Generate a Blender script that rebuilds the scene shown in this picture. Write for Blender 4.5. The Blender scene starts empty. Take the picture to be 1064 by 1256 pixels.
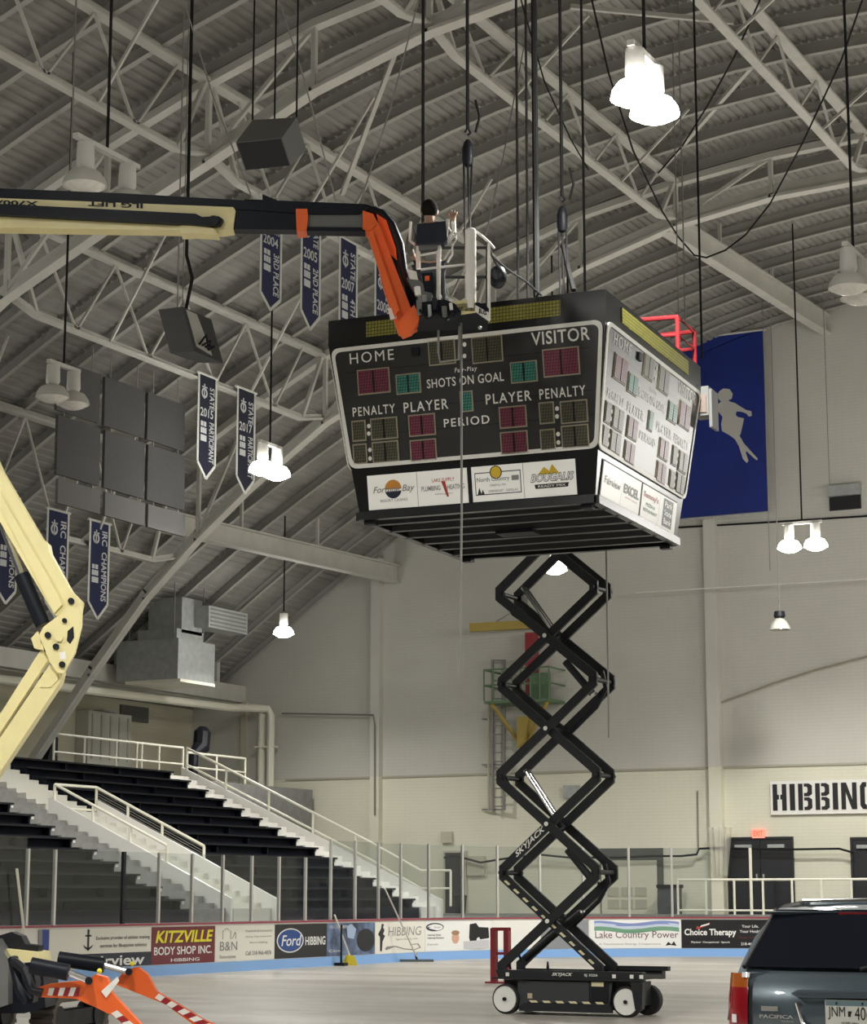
import bpy, math, random
from mathutils import Vector, Matrix
random.seed(7)
V = Vector
R = math.radians
SC = bpy.context.scene
COL = SC.collection

# ------------------------------------------------------------------ camera
FPX, CX, CY, HOR, EYE = 2600.0, 532.0, 628.0, 1100.0, 1.6
YAW = R(27.0)
PITCH = math.atan((HOR - CY) / FPX)
cam_data = bpy.data.cameras.new('camera')
cam_data.sensor_fit = 'VERTICAL'
cam_data.sensor_height = 24.0
cam_data.lens = 24.0 * FPX / 1256.0
cam_data.clip_end = 300
cam = bpy.data.objects.new('camera', cam_data)
cam.location = (0, 0, EYE)
cam.rotation_euler = (math.pi / 2 + PITCH, 0, YAW)
COL.objects.link(cam)
SC.camera = cam
# ------------------------------------------------------------------ world, exposure
world = bpy.data.worlds.new('world')
SC.world = world
world.use_nodes = True
world.node_tree.nodes['Background'].inputs[0].default_value = (0.9, 0.92, 1.0, 1)
world.node_tree.nodes['Background'].inputs[1].default_value = 0.05
SC.view_settings.view_transform = 'Standard'
SC.view_settings.look = 'None'
SC.view_settings.gamma = 1.0
SC.view_settings.use_curve_mapping = False
SC.view_settings.exposure = 0.25
LAMP_W = 2300.0          # watts of one lit lamp fixture
LAMP_COL = (1.0, 0.98, 0.92)

FH = V((-math.sin(YAW), math.cos(YAW), 0))       # level view direction
RT = V((math.cos(YAW), math.sin(YAW), 0))
FW = FH * math.cos(PITCH) + V((0, 0, math.sin(PITCH)))
UP = RT.cross(FW)
CAM = V((0, 0, EYE))
def ray(x, y): return FW + RT * ((x - CX) / FPX) - UP * ((y - CY) / FPX)
def onX(x, y, X):
    d = ray(x, y); return CAM + d * (X / d.x)
def onY(x, y, Y):
    d = ray(x, y); return CAM + d * (Y / d.y)
def onZ(x, y, Z):
    d = ray(x, y); return CAM + d * ((Z - EYE) / d.z)
def at(x, y, D):
    d = ray(x, y); return CAM + d * (D / d.dot(FH))

# ------------------------------------------------------------------ materials
MATS = {}
def mat(name, col, rough=0.6, metal=0.0, emit=None, es=0.0, spec=0.5, coat=0.0, noise=0.0, nscale=3.0, bump=0.0, bscale=40.0):
    if name in MATS: return MATS[name]
    m = bpy.data.materials.new(name); m.use_nodes = True
    nt = m.node_tree; b = nt.nodes['Principled BSDF']
    b.inputs['Base Color'].default_value = (*col, 1)
    b.inputs['Roughness'].default_value = rough
    b.inputs['Metallic'].default_value = metal
    b.inputs['Specular IOR Level'].default_value = spec
    b.inputs['Coat Weight'].default_value = coat
    if emit:
        b.inputs['Emission Color'].default_value = (*emit, 1)
        b.inputs['Emission Strength'].default_value = es
    if noise > 0 or bump > 0:
        tc = nt.nodes.new('ShaderNodeTexCoord')
        if noise > 0:
            n = nt.nodes.new('ShaderNodeTexNoise'); n.inputs['Scale'].default_value = nscale; n.inputs['Detail'].default_value = 6
            nt.links.new(tc.outputs['Object'], n.inputs['Vector'])
            r = nt.nodes.new('ShaderNodeValToRGB')
            r.color_ramp.elements[0].position = 0.3; r.color_ramp.elements[1].position = 0.7
            r.color_ramp.elements[0].color = (*[c * (1 - noise) for c in col], 1)
            r.color_ramp.elements[1].color = (*[min(1, c * (1 + noise)) for c in col], 1)
            nt.links.new(n.outputs['Fac'], r.inputs['Fac']); nt.links.new(r.outputs['Color'], b.inputs['Base Color'])
        if bump > 0:
            n2 = nt.nodes.new('ShaderNodeTexNoise'); n2.inputs['Scale'].default_value = bscale
            nt.links.new(tc.outputs['Object'], n2.inputs['Vector'])
            bp = nt.nodes.new('ShaderNodeBump'); bp.inputs['Strength'].default_value = bump
            nt.links.new(n2.outputs['Fac'], bp.inputs['Height']); nt.links.new(bp.outputs['Normal'], b.inputs['Normal'])
    MATS[name] = m
    return m

def brick_mat(name, c1, mortar, upper=None, split=5.37):
    m = bpy.data.materials.new(name); m.use_nodes = True
    nt = m.node_tree; b = nt.nodes['Principled BSDF']; b.inputs['Roughness'].default_value = 0.75
    g = nt.nodes.new('ShaderNodeNewGeometry'); sp = nt.nodes.new('ShaderNodeSeparateXYZ'); cb = nt.nodes.new('ShaderNodeCombineXYZ')
    nt.links.new(g.outputs['Position'], sp.inputs[0])
    ad = nt.nodes.new('ShaderNodeMath'); ad.operation = 'ADD'
    nt.links.new(sp.outputs[0], ad.inputs[0]); nt.links.new(sp.outputs[1], ad.inputs[1])
    nt.links.new(ad.outputs[0], cb.inputs[0]); nt.links.new(sp.outputs[2], cb.inputs[1])
    br = nt.nodes.new('ShaderNodeTexBrick')
    br.inputs['Scale'].default_value = 1.0; br.inputs['Brick Width'].default_value = 0.40; br.inputs['Row Height'].default_value = 0.10
    br.inputs['Mortar Size'].default_value = 0.008; br.inputs['Mortar Smooth'].default_value = 0.3
    nt.links.new(cb.outputs[0], br.inputs['Vector'])
    nz = nt.nodes.new('ShaderNodeTexNoise'); nz.inputs['Scale'].default_value = 0.35; nz.inputs['Detail'].default_value = 8
    nt.links.new(g.outputs['Position'], nz.inputs['Vector'])
    def tone(c):
        mx = nt.nodes.new('ShaderNodeMix'); mx.data_type = 'RGBA'
        mx.inputs[6].default_value = (*[v * 0.84 for v in c], 1); mx.inputs[7].default_value = (*[min(1, v * 1.12) for v in c], 1)
        nt.links.new(nz.outputs['Fac'], mx.inputs[0]); return mx.outputs[2]
    base = tone(c1)
    if upper:
        gt = nt.nodes.new('ShaderNodeMath'); gt.operation = 'GREATER_THAN'; gt.inputs[1].default_value = split
        nt.links.new(sp.outputs[2], gt.inputs[0])
        mx = nt.nodes.new('ShaderNodeMix'); mx.data_type = 'RGBA'
        nt.links.new(gt.outputs[0], mx.inputs[0]); nt.links.new(base, mx.inputs[6]); nt.links.new(tone(upper), mx.inputs[7])
        base = mx.outputs[2]
    dk = nt.nodes.new('ShaderNodeMix'); dk.data_type = 'RGBA'; dk.blend_type = 'MULTIPLY'
    dk.inputs[7].default_value = (*mortar, 1)
    nt.links.new(br.outputs['Fac'], dk.inputs[0]); nt.links.new(base, dk.inputs[6])
    nt.links.new(dk.outputs[2], b.inputs['Base Color'])
    bp = nt.nodes.new('ShaderNodeBump'); bp.inputs['Strength'].default_value = 0.25; bp.inputs['Distance'].default_value = 0.02; bp.invert = True
    nt.links.new(br.outputs['Fac'], bp.inputs['Height']); nt.links.new(bp.outputs['Normal'], b.inputs['Normal'])
    MATS[name] = m
    return m

def floor_mat():
    m = bpy.data.materials.new('sealed_concrete'); m.use_nodes = True
    nt = m.node_tree; b = nt.nodes['Principled BSDF']
    tc = nt.nodes.new('ShaderNodeTexCoord'); mp = nt.nodes.new('ShaderNodeMapping')
    mp.inputs['Rotation'].default_value = (0, 0, R(-20)); mp.inputs['Scale'].default_value = (0.12, 0.9, 1)  # stretched streaks in the colour imitate blurred floor reflections
    nt.links.new(tc.outputs['Object'], mp.inputs['Vector'])
    n = nt.nodes.new('ShaderNodeTexNoise'); n.inputs['Scale'].default_value = 1.0; n.inputs['Detail'].default_value = 8; n.inputs['Roughness'].default_value = 0.65
    nt.links.new(mp.outputs['Vector'], n.inputs['Vector'])
    r = nt.nodes.new('ShaderNodeValToRGB')
    r.color_ramp.elements[0].position = 0.3; r.color_ramp.elements[1].position = 0.72
    r.color_ramp.elements[0].color = (0.25, 0.225, 0.19, 1); r.color_ramp.elements[1].color = (0.52, 0.50, 0.465, 1)
    nt.links.new(n.outputs['Fac'], r.inputs['Fac']); nt.links.new(r.outputs['Color'], b.inputs['Base Color'])
    n2 = nt.nodes.new('ShaderNodeTexNoise'); n2.inputs['Scale'].default_value = 0.8; n2.inputs['Detail'].default_value = 5
    nt.links.new(tc.outputs['Object'], n2.inputs['Vector'])
    r2 = nt.nodes.new('ShaderNodeMapRange'); r2.inputs['To Min'].default_value = 0.22; r2.inputs['To Max'].default_value = 0.5
    nt.links.new(n2.outputs['Fac'], r2.inputs['Value']); nt.links.new(r2.outputs['Result'], b.inputs['Roughness'])
    MATS['sealed_concrete'] = m
    return m

def glass_mat(name, tint, haze, hcol):
    m = bpy.data.materials.new(name); m.use_nodes = True
    nt = m.node_tree; nt.nodes.clear()
    out = nt.nodes.new('ShaderNodeOutputMaterial'); tr = nt.nodes.new('ShaderNodeBsdfTransparent'); tr.inputs[0].default_value = (*tint, 1)
    df = nt.nodes.new('ShaderNodeBsdfDiffuse'); df.inputs[0].default_value = (*hcol, 1)
    gl = nt.nodes.new('ShaderNodeBsdfGlossy'); gl.inputs['Roughness'].default_value = 0.06
    m1 = nt.nodes.new('ShaderNodeMixShader'); m1.inputs[0].default_value = haze
    nt.links.new(tr.outputs[0], m1.inputs[1]); nt.links.new(df.outputs[0], m1.inputs[2])
    m2 = nt.nodes.new('ShaderNodeMixShader'); m2.inputs[0].default_value = 0.03
    nt.links.new(m1.outputs[0], m2.inputs[1]); nt.links.new(gl.outputs[0], m2.inputs[2])
    nt.links.new(m2.outputs[0], out.inputs[0])
    MATS[name] = m
    return m

def grid_mat(name, c1, c2, size, rough=0.4):
    """bulb-matrix look: small cells in object space"""
    m = bpy.data.materials.new(name); m.use_nodes = True
    nt = m.node_tree; b = nt.nodes['Principled BSDF']; b.inputs['Roughness'].default_value = rough
    tc = nt.nodes.new('ShaderNodeTexCoord')
    ck = nt.nodes.new('ShaderNodeTexBrick'); ck.offset = 0.0
    ck.inputs['Scale'].default_value = 1.0; ck.inputs['Brick Width'].default_value = size; ck.inputs['Row Height'].default_value = size
    ck.inputs['Mortar Size'].default_value = size * 0.13; ck.inputs['Mortar Smooth'].default_value = 0.1
    ck.inputs['Color1'].default_value = (*c1, 1); ck.inputs['Color2'].default_value = (*[v * 0.8 for v in c1], 1); ck.inputs['Mortar'].default_value = (*c2, 1)
    sp = nt.nodes.new('ShaderNodeSeparateXYZ'); cb = nt.nodes.new('ShaderNodeCombineXYZ'); ad = nt.nodes.new('ShaderNodeMath')
    nt.links.new(tc.outputs['Object'], sp.inputs[0]); nt.links.new(sp.outputs[0], ad.inputs[0]); nt.links.new(sp.outputs[1], ad.inputs[1])
    nt.links.new(ad.outputs[0], cb.inputs[0]); nt.links.new(sp.outputs[2], cb.inputs[1])
    nt.links.new(cb.outputs[0], ck.inputs['Vector']); nt.links.new(ck.outputs['Color'], b.inputs['Base Color'])
    MATS[name] = m
    return m

# ------------------------------------------------------------------ mesh builder
_TXT = {}
def text_geo(s, bold, space=1.0):
    k = (s, bold, space)
    if k not in _TXT:
        cu = bpy.data.curves.new('glyphs', 'FONT'); cu.body = s; cu.size = 1.0; cu.space_character = space; cu.offset = bold; cu.resolution_u = 3
        ob = bpy.data.objects.new('glyphs', cu); COL.objects.link(ob)
        me = ob.to_mesh()
        vs = [v.co.copy() for v in me.vertices]; fs = [list(p.vertices) for p in me.polygons]
        ob.to_mesh_clear(); bpy.data.objects.remove(ob); bpy.data.curves.remove(cu)
        x0 = min(v.x for v in vs); x1 = max(v.x for v in vs); y0 = min(v.y for v in vs); y1 = max(v.y for v in vs)
        _TXT[k] = ([((v.x - x0) / (x1 - x0), (v.y - y0) / (y1 - y0)) for v in vs], fs)
    return _TXT[k]

class MB:
    def __init__(s): s.v = []; s.f = []
    def add(s, vs, fs):
        o = len(s.v); s.v += [V(p) for p in vs]; s.f += [[i + o for i in f] for f in fs]; return s
    def box(s, lo, hi):
        (a, b, c), (d, e, f) = lo, hi
        a, d = min(a, d), max(a, d); b, e = min(b, e), max(b, e); c, f = min(c, f), max(c, f)
        return s.add([(a,b,c),(d,b,c),(d,e,c),(a,e,c),(a,b,f),(d,b,f),(d,e,f),(a,e,f)],
                     [(3,2,1,0),(4,5,6,7),(0,1,5,4),(1,2,6,5),(2,3,7,6),(3,0,4,7)])
    def obox(s, c, ex, ey, ez):
        c, ex, ey, ez = V(c), V(ex), V(ey), V(ez)
        p = [c + ex * i + ey * j + ez * k for k in (-1, 1) for (i, j) in ((-1,-1),(1,-1),(1,1),(-1,1))]
        return s.add(p, [(3,2,1,0),(4,5,6,7),(0,1,5,4),(1,2,6,5),(2,3,7,6),(3,0,4,7)])
    def bar(s, p, q, w, h=None, up=(0, 0, 1)):
        p, q = V(p), V(q); h = w if h is None else h
        d = (q - p); L = d.length; d.normalize(); up = V(up)
        if abs(d.dot(up)) > 0.98: up = V((1, 0, 0))
        sd = d.cross(up).normalized(); u2 = sd.cross(d).normalized()
        return s.obox((p + q) / 2, d * (L / 2), sd * (w / 2), u2 * (h / 2))
    def tube(s, pts, r, n=8, caps=True, radii=None):
        pts = [V(p) for p in pts]; rings = []
        prev = None
        for i, p in enumerate(pts):
            d = (pts[min(i + 1, len(pts) - 1)] - pts[max(i - 1, 0)]).normalized()
            if prev is None:
                a = V((0, 0, 1)) if abs(d.z) < 0.9 else V((1, 0, 0))
                prev = d.cross(a).normalized()
            e1 = (prev - d * prev.dot(d)).normalized(); prev = e1; e2 = d.cross(e1)
            rr = radii[i] if radii else r
            rings.append([p + e1 * (rr * math.cos(2 * math.pi * k / n)) + e2 * (rr * math.sin(2 * math.pi * k / n)) for k in range(n)])
        vs = [q for rg in rings for q in rg]; fs = []
        for i in range(len(pts) - 1):
            for k in range(n):
                fs.append((i*n+k, i*n+(k+1) % n, (i+1)*n+(k+1) % n, (i+1)*n+k))
        if caps: fs += [tuple(range(n))[::-1], tuple((len(pts)-1)*n+k for k in range(n))]
        return s.add(vs, fs)
    def prism(s, poly, off):
        n = len(poly); poly = [V(p) for p in poly]; off = V(off)
        return s.add(poly + [p + off for p in poly],
                     [tuple(range(n))[::-1], tuple(range(n, 2*n))] + [(i, (i+1) % n, n+(i+1) % n, n+i) for i in range(n)])
    def lathe(s, prof, c, axis=(0, 0, 1), n=16):
        c, ax = V(c), V(axis).normalized()
        a = V((1, 0, 0)) if abs(ax.x) < 0.9 else V((0, 1, 0))
        e1 = ax.cross(a).normalized(); e2 = ax.cross(e1); vs = []; fs = []
        for (r, h) in prof:
            vs += [c + ax * h + e1 * (r * math.cos(2*math.pi*k/n)) + e2 * (r * math.sin(2*math.pi*k/n)) for k in range(n)]
        for i in range(len(prof) - 1):
            for k in range(n): fs.append((i*n+k, i*n+(k+1) % n, (i+1)*n+(k+1) % n, (i+1)*n+k))
        if prof[0][0] > 1e-4: fs.append(tuple(range(n))[::-1])
        if prof[-1][0] > 1e-4: fs.append(tuple((len(prof)-1)*n+k for k in range(n)))
        return s.add(vs, fs)
    def cyl(s, p, q, r, n=12):
        p, q = V(p), V(q); return s.lathe([(r, 0), (r, (q - p).length)], p, q - p, n)
    def ball(s, c, r, n=12, sc=(1, 1, 1)):
        o = len(s.v); m = n // 2
        s.lathe([(r * math.sin(math.pi * i / m) + (1e-5 if i in (0, m) else 0), -r * math.cos(math.pi * i / m)) for i in range(m + 1)], c, (0, 0, 1), n)
        for i in range(o, len(s.v)):
            d = s.v[i] - V(c); s.v[i] = V(c) + V((d.x * sc[0], d.y * sc[1], d.z * sc[2]))
        return s
    def text(s, body, fn, bold=0.0, space=1.0):
        vs, fs = text_geo(body, bold, space)
        return s.add([fn(u, v) for (u, v) in vs], fs)
    def text_rect(s, body, p0, ex, ey, bold=0.0, shear=0.0):
        p0, ex, ey = V(p0), V(ex), V(ey)
        return s.text(body, lambda u, v: p0 + ex * (u + shear * v) + ey * v, bold)
    def mesh(s, name, shift=V((0, 0, 0))):
        me = bpy.data.meshes.new(name)
        me.from_pydata([tuple(p - shift) for p in s.v], [], [tuple(f) for f in s.f])
        me.validate(); me.polygons.foreach_set('use_smooth', [True] * len(me.polygons))
        me.set_sharp_from_angle(angle=R(32)); me.update()
        return me

SHIFT = {}
def props(o, label=None, cat=None, group=None, kind=None):
    if label: o['label'] = label
    if cat: o['category'] = cat
    if group: o['group'] = group
    if kind: o['kind'] = kind
    return o
def thing(name, label, cat, loc, group=None, rz=None, kind=None):
    """Empty at the base of a thing. With rz its parts are given in its own frame, without it in the room's frame."""
    o = bpy.data.objects.new(name, None); COL.objects.link(o); o.location = loc; o.empty_display_size = 0.2
    if rz is not None: o.rotation_euler = (0, 0, rz)
    SHIFT[o] = V((0, 0, 0)) if rz is not None else V(loc)
    return props(o, label, cat, group, kind)
def part(name, mb, m, parent, label=None):
    sh = SHIFT[parent]
    o = bpy.data.objects.new(name, mb.mesh(name, sh)); COL.objects.link(o); o.parent = parent
    o.data.materials.append(m); SHIFT[o] = sh
    if label: o['label'] = label
    return o
def solo(name, mb, m, label=None, cat=None, group=None, kind=None):
    lo = V([min(p[i] for p in mb.v) for i in range(3)]); hi = V([max(p[i] for p in mb.v) for i in range(3)])
    base = V(((lo.x + hi.x) / 2, (lo.y + hi.y) / 2, lo.z))
    o = bpy.data.objects.new(name, mb.mesh(name, base)); COL.objects.link(o); o.location = base
    o.data.materials.append(m); SHIFT[o] = base
    return props(o, label, cat, group, kind)
def struct(name, mb, m): return solo(name, mb, m, kind='structure')
def dup(o, loc=None, label=None, parent=None):
    c = o.copy(); COL.objects.link(c)
    if parent: c.parent = parent
    if loc is not None: c.location = loc
    if label: c['label'] = label
    for ch in o.children: dup(ch, None, None, c)
    return c
def interp(pts, x):
    if x <= pts[0][0]: return pts[0][1] + (x - pts[0][0]) * (pts[1][1]-pts[0][1]) / (pts[1][0]-pts[0][0])
    n = len(pts)
    for i in range(n - 1):
        if x <= pts[i+1][0] or i == n - 2:
            x0, y0 = pts[i]; x1, y1 = pts[i+1]; h = x1 - x0
            def sl(k):
                a = max(k - 1, 0); b = min(k + 1, n - 1); return (pts[b][1]-pts[a][1]) / (pts[b][0]-pts[a][0])
            m0 = sl(i); m1 = sl(i + 1) if i + 1 < n - 1 else 0.0
            t = min(1.0, (x - x0) / h)
            return (2*t**3-3*t*t+1)*y0 + (t**3-2*t*t+t)*h*m0 + (-2*t**3+3*t*t)*y1 + (t**3-t*t)*h*m1
def stroke(pts, w):
    """outline of a bent bar of width w along a 2D line"""
    n = len(pts); L = []; Rr = []
    for i in range(n):
        a = pts[max(i-1, 0)]; b = pts[i]; c = pts[min(i+1, n-1)]
        d1 = V((b[0]-a[0], b[1]-a[1])); d2 = V((c[0]-b[0], c[1]-b[1]))
        if d1.length < 1e-9: d1 = d2
        if d2.length < 1e-9: d2 = d1
        d1.normalize(); d2.normalize()
        n1 = V((-d1.y, d1.x)); n2 = V((-d2.y, d2.x)); mt = (n1 + n2).normalized(); k = (w / 2) / max(0.35, mt.dot(n1))
        L.append((b[0] + mt.x * k, b[1] + mt.y * k)); Rr.append((b[0] - mt.x * k, b[1] - mt.y * k))
    return L + Rr[::-1]
def pxprism(poly, D, t, mb=None):
    """a slab of real thickness t whose near face stands at distance D"""
    mb = mb or MB()
    return mb.prism([at(x, y, D) for x, y in poly], FH * t)
# ------------------------------------------------------------------ palette
M_FLOOR = floor_mat()
M_WALL = brick_mat('painted_block_wall', (0.71, 0.695, 0.57), (0.92, 0.92, 0.9), (0.59, 0.58, 0.53), 5.37)
M_LWALL = brick_mat('tan_block_wall', (0.58, 0.55, 0.43), (0.92, 0.92, 0.9))
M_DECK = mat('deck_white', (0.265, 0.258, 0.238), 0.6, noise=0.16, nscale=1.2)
M_STEEL = mat('painted_steel', (0.56, 0.55, 0.505), 0.5, noise=0.06, nscale=2)
M_PURL = mat('purlin_paint', (0.36, 0.352, 0.325), 0.5)
M_CONC = mat('grey_concrete', (0.24, 0.24, 0.23), 0.8, noise=0.12, nscale=4)
M_BLACK = mat('satin_black', (0.009, 0.010, 0.014), 0.5, spec=.25)
M_BLEACH = mat('bleacher_navy_black', (0.007, 0.009, 0.017), 0.7, spec=.15)
M_WHITE = mat('white_gloss_board', (0.80, 0.79, 0.75), 0.35)
M_RAIL = mat('cream_rail_paint', (0.82, 0.80, 0.68), 0.4)
M_BLUE = mat('kick_blue', (0.24, 0.44, 0.80), 0.35)
M_RED = mat('board_red', (0.30, 0.045, 0.07), 0.4)
M_WIRE = mat('dark_wire', (0.018, 0.018, 0.018), 0.85, spec=.15)
M_WIREG = mat('grey_wire', (0.22, 0.215, 0.2), 0.5)
M_ALU = mat('aluminium_post', (0.62, 0.61, 0.58), 0.35, 0.6)
M_GLASS = glass_mat('rink_glass', (0.89, 0.91, 0.91), 0.015, (0.50, 0.53, 0.58))
M_GALV = mat('galvanised', (0.42, 0.44, 0.43), 0.45, 0.3, noise=0.12, nscale=5)

# ------------------------------------------------------------------ setting
Y0, YW, XL, XR, XC = -8.0, 60.0, -39.7, 16.0, -11.7
Y1, Y2 = 33.4, 46.5
ROOF = [(-40.0, 7.6), (-37.7, 9.2), (-32.6, 12.7), (-26.4, 16.1), (-20.2, 18.45), (-15.7, 19.25), (-11.7, 19.5)]
ARCH = [(-36.4, 4.55), (-36.0, 4.97), (-32.3, 9.42), (-29.15, 12.1), (-26.85, 13.65), (-24.0, 14.95), (-21.3, 16.05), (-18.6, 17.2), (-14.7, 17.9), (-11.7, 18.0)]
def fold(x): return x if x <= XC else 2 * XC - x
def zroof(x): return interp(ROOF, fold(x))
def zarch(x): return interp(ARCH, fold(x))

b = MB().box((-26.2, Y0, -0.2), (XR, 57.5, 0)); struct('floor', b, M_FLOOR)
b = MB().box((XL, 57.05, 0.0), (XR, YW, 1.1)); struct('floor.001', b, M_CONC)
b = MB().box((XL, Y0, 0.0), (-26.1, 57.05, 1.05)); struct('floor.002', b, M_CONC)
# far wall up to the curved roof
xs = [XL + (XR - XL) * i / 60 for i in range(61)]
b = MB().prism([(XL, YW, 0), (XR, YW, 0)] + [(x, YW, zroof(x) + 0.25) for x in xs[::-1]], (0, 0.3, 0)); struct('wall_far', b, M_WALL)
b = MB().prism([(XL, Y0, 0), (XR, Y0, 0)] + [(x, Y0, zroof(x) + 0.25) for x in xs[::-1]], (0, -0.3, 0)); struct('wall_near', b, mat('near_wall_dark', (.10, .10, .10), .8))
b = MB().box((XL - 0.3, Y0, 0), (XL, YW, 9.0)); struct('wall_left', b, M_LWALL)
b = MB().box((XR, Y0, 0), (XR + 0.3, YW, 9.5)); struct('wall_right', b, M_LWALL)
# ribbed roof deck
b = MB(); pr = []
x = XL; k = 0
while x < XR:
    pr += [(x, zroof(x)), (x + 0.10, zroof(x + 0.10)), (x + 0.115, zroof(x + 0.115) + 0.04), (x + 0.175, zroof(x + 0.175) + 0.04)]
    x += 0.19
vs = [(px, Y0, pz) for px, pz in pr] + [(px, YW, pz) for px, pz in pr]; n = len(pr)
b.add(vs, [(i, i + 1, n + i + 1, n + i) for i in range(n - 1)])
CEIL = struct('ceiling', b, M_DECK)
# purlins across the roof, carried by the deck
def purlin_mesh():
    m = MB(); q = [XL + 1.2 + i * (XR - XL - 1.4) / 44 for i in range(45)]
    for i in range(44):
        xa, xb = q[i], q[i + 1]
        za, zb = zroof(xa) - 0.02, zroof(xb) - 0.02
        m.prism([(xa, -0.02, za), (xb, -0.02, zb), (xb, -0.02, zb - 0.26), (xa, -0.02, za - 0.26)], (0, 0.04, 0))
        m.prism([(xa, -0.10, za - 0.26), (xb, -0.10, zb - 0.26), (xb, -0.10, zb - 0.285), (xa, -0.10, za - 0.285)], (0, 0.14, 0))
    return m
PY = [Y1 + (Y2 - Y1) / 8 * k for k in range(-8, 17) if abs(k) not in (99,)]
pm = purlin_mesh().mesh('purlin'); pm.materials.append(M_PURL)
for y in PY:
    if y > YW - 0.4: continue
    o = bpy.data.objects.new('purlin', pm); COL.objects.link(o); o.parent = CEIL; o.location = V((0, y, 0)) - CEIL.location

# ------------------------------------------------------------------ arches
def arch(y, label):
    t = thing('roof_arch', label, 'arch', (-36.4, y, 5.05), 'steel roof arches')
    q = [-36.4, -36.0, -34.0, -32.3, -30.7, -29.15, -26.85, -24.4, -22.0, -19.6, -17.1, -14.7, -11.7, -8.7, -6.3, -3.8, -1.4, 1.0, 3.45, 5.75, 8.9, 10.6, 12.6, 13.0]
    m = MB(); tp = MB()
    for i in range(len(q) - 1):
        a, c = V((q[i], y, zarch(q[i]))), V((q[i+1], y, zarch(q[i+1])))
        e = (c - a).normalized() * 0.03
        m.bar(a - e, c + e, 0.30, 0.07, (0, 1, 0) if False else (0, 0, 1))
        m.bar(a + V((0, 0, .17)) - e, c + V((0, 0, .17)) + e, 0.05, 0.30)
    part('bottom_chord', m, M_STEEL, t)
    q2 = [x for x in q if -31.5 < x < 8.2]
    for i in range(len(q2) - 1):
        a, c = V((q2[i], y, zroof(q2[i]) - 0.42)), V((q2[i+1], y, zroof(q2[i+1]) - 0.42))
        tp.bar(a, c, 0.24, 0.16)
    part('top_chord', tp, M_STEEL, t)
    for i, x in enumerate(q2):
        if x > -1: break
        part('web_post', MB().bar((x, y, zarch(x) + .1), (x, y, zroof(x) - .45), 0.10), M_STEEL, t)
        if i % 2 == 0 and i + 1 < len(q2):
            x2 = q2[i + 1]
            part('web_brace', MB().bar((x, y, zarch(x) + .15), (x2, y, zroof(x2) - .45), 0.08), M_STEEL, t)
    if True:
        a = V((-36.4, y, 4.6)); part('foot_plate', MB().box((-36.75, y - .22, 4.55), (-36.05, y + .22, 4.62)), M_STEEL, t)
    return t
arch(Y1, 'nearer white steel roof arch, running up behind the grey hanging loudspeaker')
arch(Y2, 'farther white steel roof arch, its bent foot standing at the top of the black bleachers')

# ------------------------------------------------------------------ lengthwise trusses
def truss(X, ya, yb, label):
    zb, zt = zarch(X) + 0.05, zroof(X) - 0.42
    t = thing('roof_truss', label, 'truss', (X, (ya + yb) / 2, zb), 'lengthwise roof trusses')
    m = MB()
    P = [(X, ya + .1, zb + .1), (X, ya + 1.1, zb - .12), (X, yb - 1.1, zb - .12), (X, yb - .1, zb + .1)]
    for i in range(3):
        m.bar(P[i], P[i+1], 0.20, 0.05); m.bar(V(P[i]) + V((0, 0, .07)), V(P[i+1]) + V((0, 0, .07)), 0.05, 0.12)
    part('bottom_chord', m, M_STEEL, t)
    m = MB(); m.bar((X, ya, zt), (X, yb, zt), 0.26, 0.06); m.bar((X, ya, zt + .09), (X, yb, zt + .09), 0.05, 0.14)
    part('top_chord', m, M_STEEL, t)
    N = 8; L = yb - ya - 2.2
    for i in range(N):
        y_a = ya + 1.1 + L * i / N; y_b = y_a + L / N
        za, zc = (zb - .1, zt - .03) if i % 2 else (zt - .03, zb - .1)
        part('web_brace', MB().bar((X, y_a, za), (X, y_b, zc), 0.05), M_STEEL, t)
    for f in (0.28, 0.72):
        y = ya + (yb - ya) * f
        part('flange_brace', MB().bar((X, y, zb - .1), (X + 1.7, y, zroof(X + 1.7) - .3), 0.055), M_STEEL, t)
    part('end_strut', MB().bar((X, ya + 1.1, zb - .1), (X, ya + 0.1, zt), 0.09), M_STEEL, t)
    part('end_strut', MB().bar((X, yb - 1.1, zb - .1), (X, yb - 0.1, zt), 0.09), M_STEEL, t)
    return t
TX = {-31.4: 'white roof truss next to the eave, carrying the three champions banners',
      -26.9: 'white roof truss carrying the 2015 and 2017 banners and the grey acoustic panels',
      -22.0: 'white roof truss carrying the 2004, 2005 and 2007 banners',
      -17.1: 'white roof truss ending above the middle of the hanging scoreboard',
      -12.4: 'white roof truss passing the big lit lamp on its far side'}
for X, l in TX.items(): truss(X, Y1, Y2, l)
for X, l in ((-22.0, 'nearer white roof truss, descending to the nearer arch above the cream boom'),
             (-17.1, 'nearer white roof truss, meeting the nearer arch above the man in the basket')):
    truss(X, Y1 - (Y2 - Y1), Y1, l)
def ibeam(X, label, za, zb):
    # follows the slope from the far arch to the end wall
    m = MB(); a = V((X, Y2, za)); c = V((X, YW - .02, zb))
    h = V((0, 0, .55))
    m.bar(a, c, 0.30, 0.05); m.bar(a + h, c + h, 0.30, 0.05); m.bar(a + h / 2, c + h / 2, 0.04, 0.55)
    for f in (.3, .62): 
        p = a + (c - a) * f; m.bar(p + h, V((p.x, p.y, zroof(X) - .2)), 0.08)
    return solo('roof_beam', m, M_STEEL, label, 'beam', 'steel beams between far arch and end wall')
ibeam(-31.9, 'pale steel beam running to the end wall above the small lit lamp', 11.25, 11.6)
ibeam(-17.4, 'pale steel beam running to the end wall above the tall blue banner', 17.45, 18.15)
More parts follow.
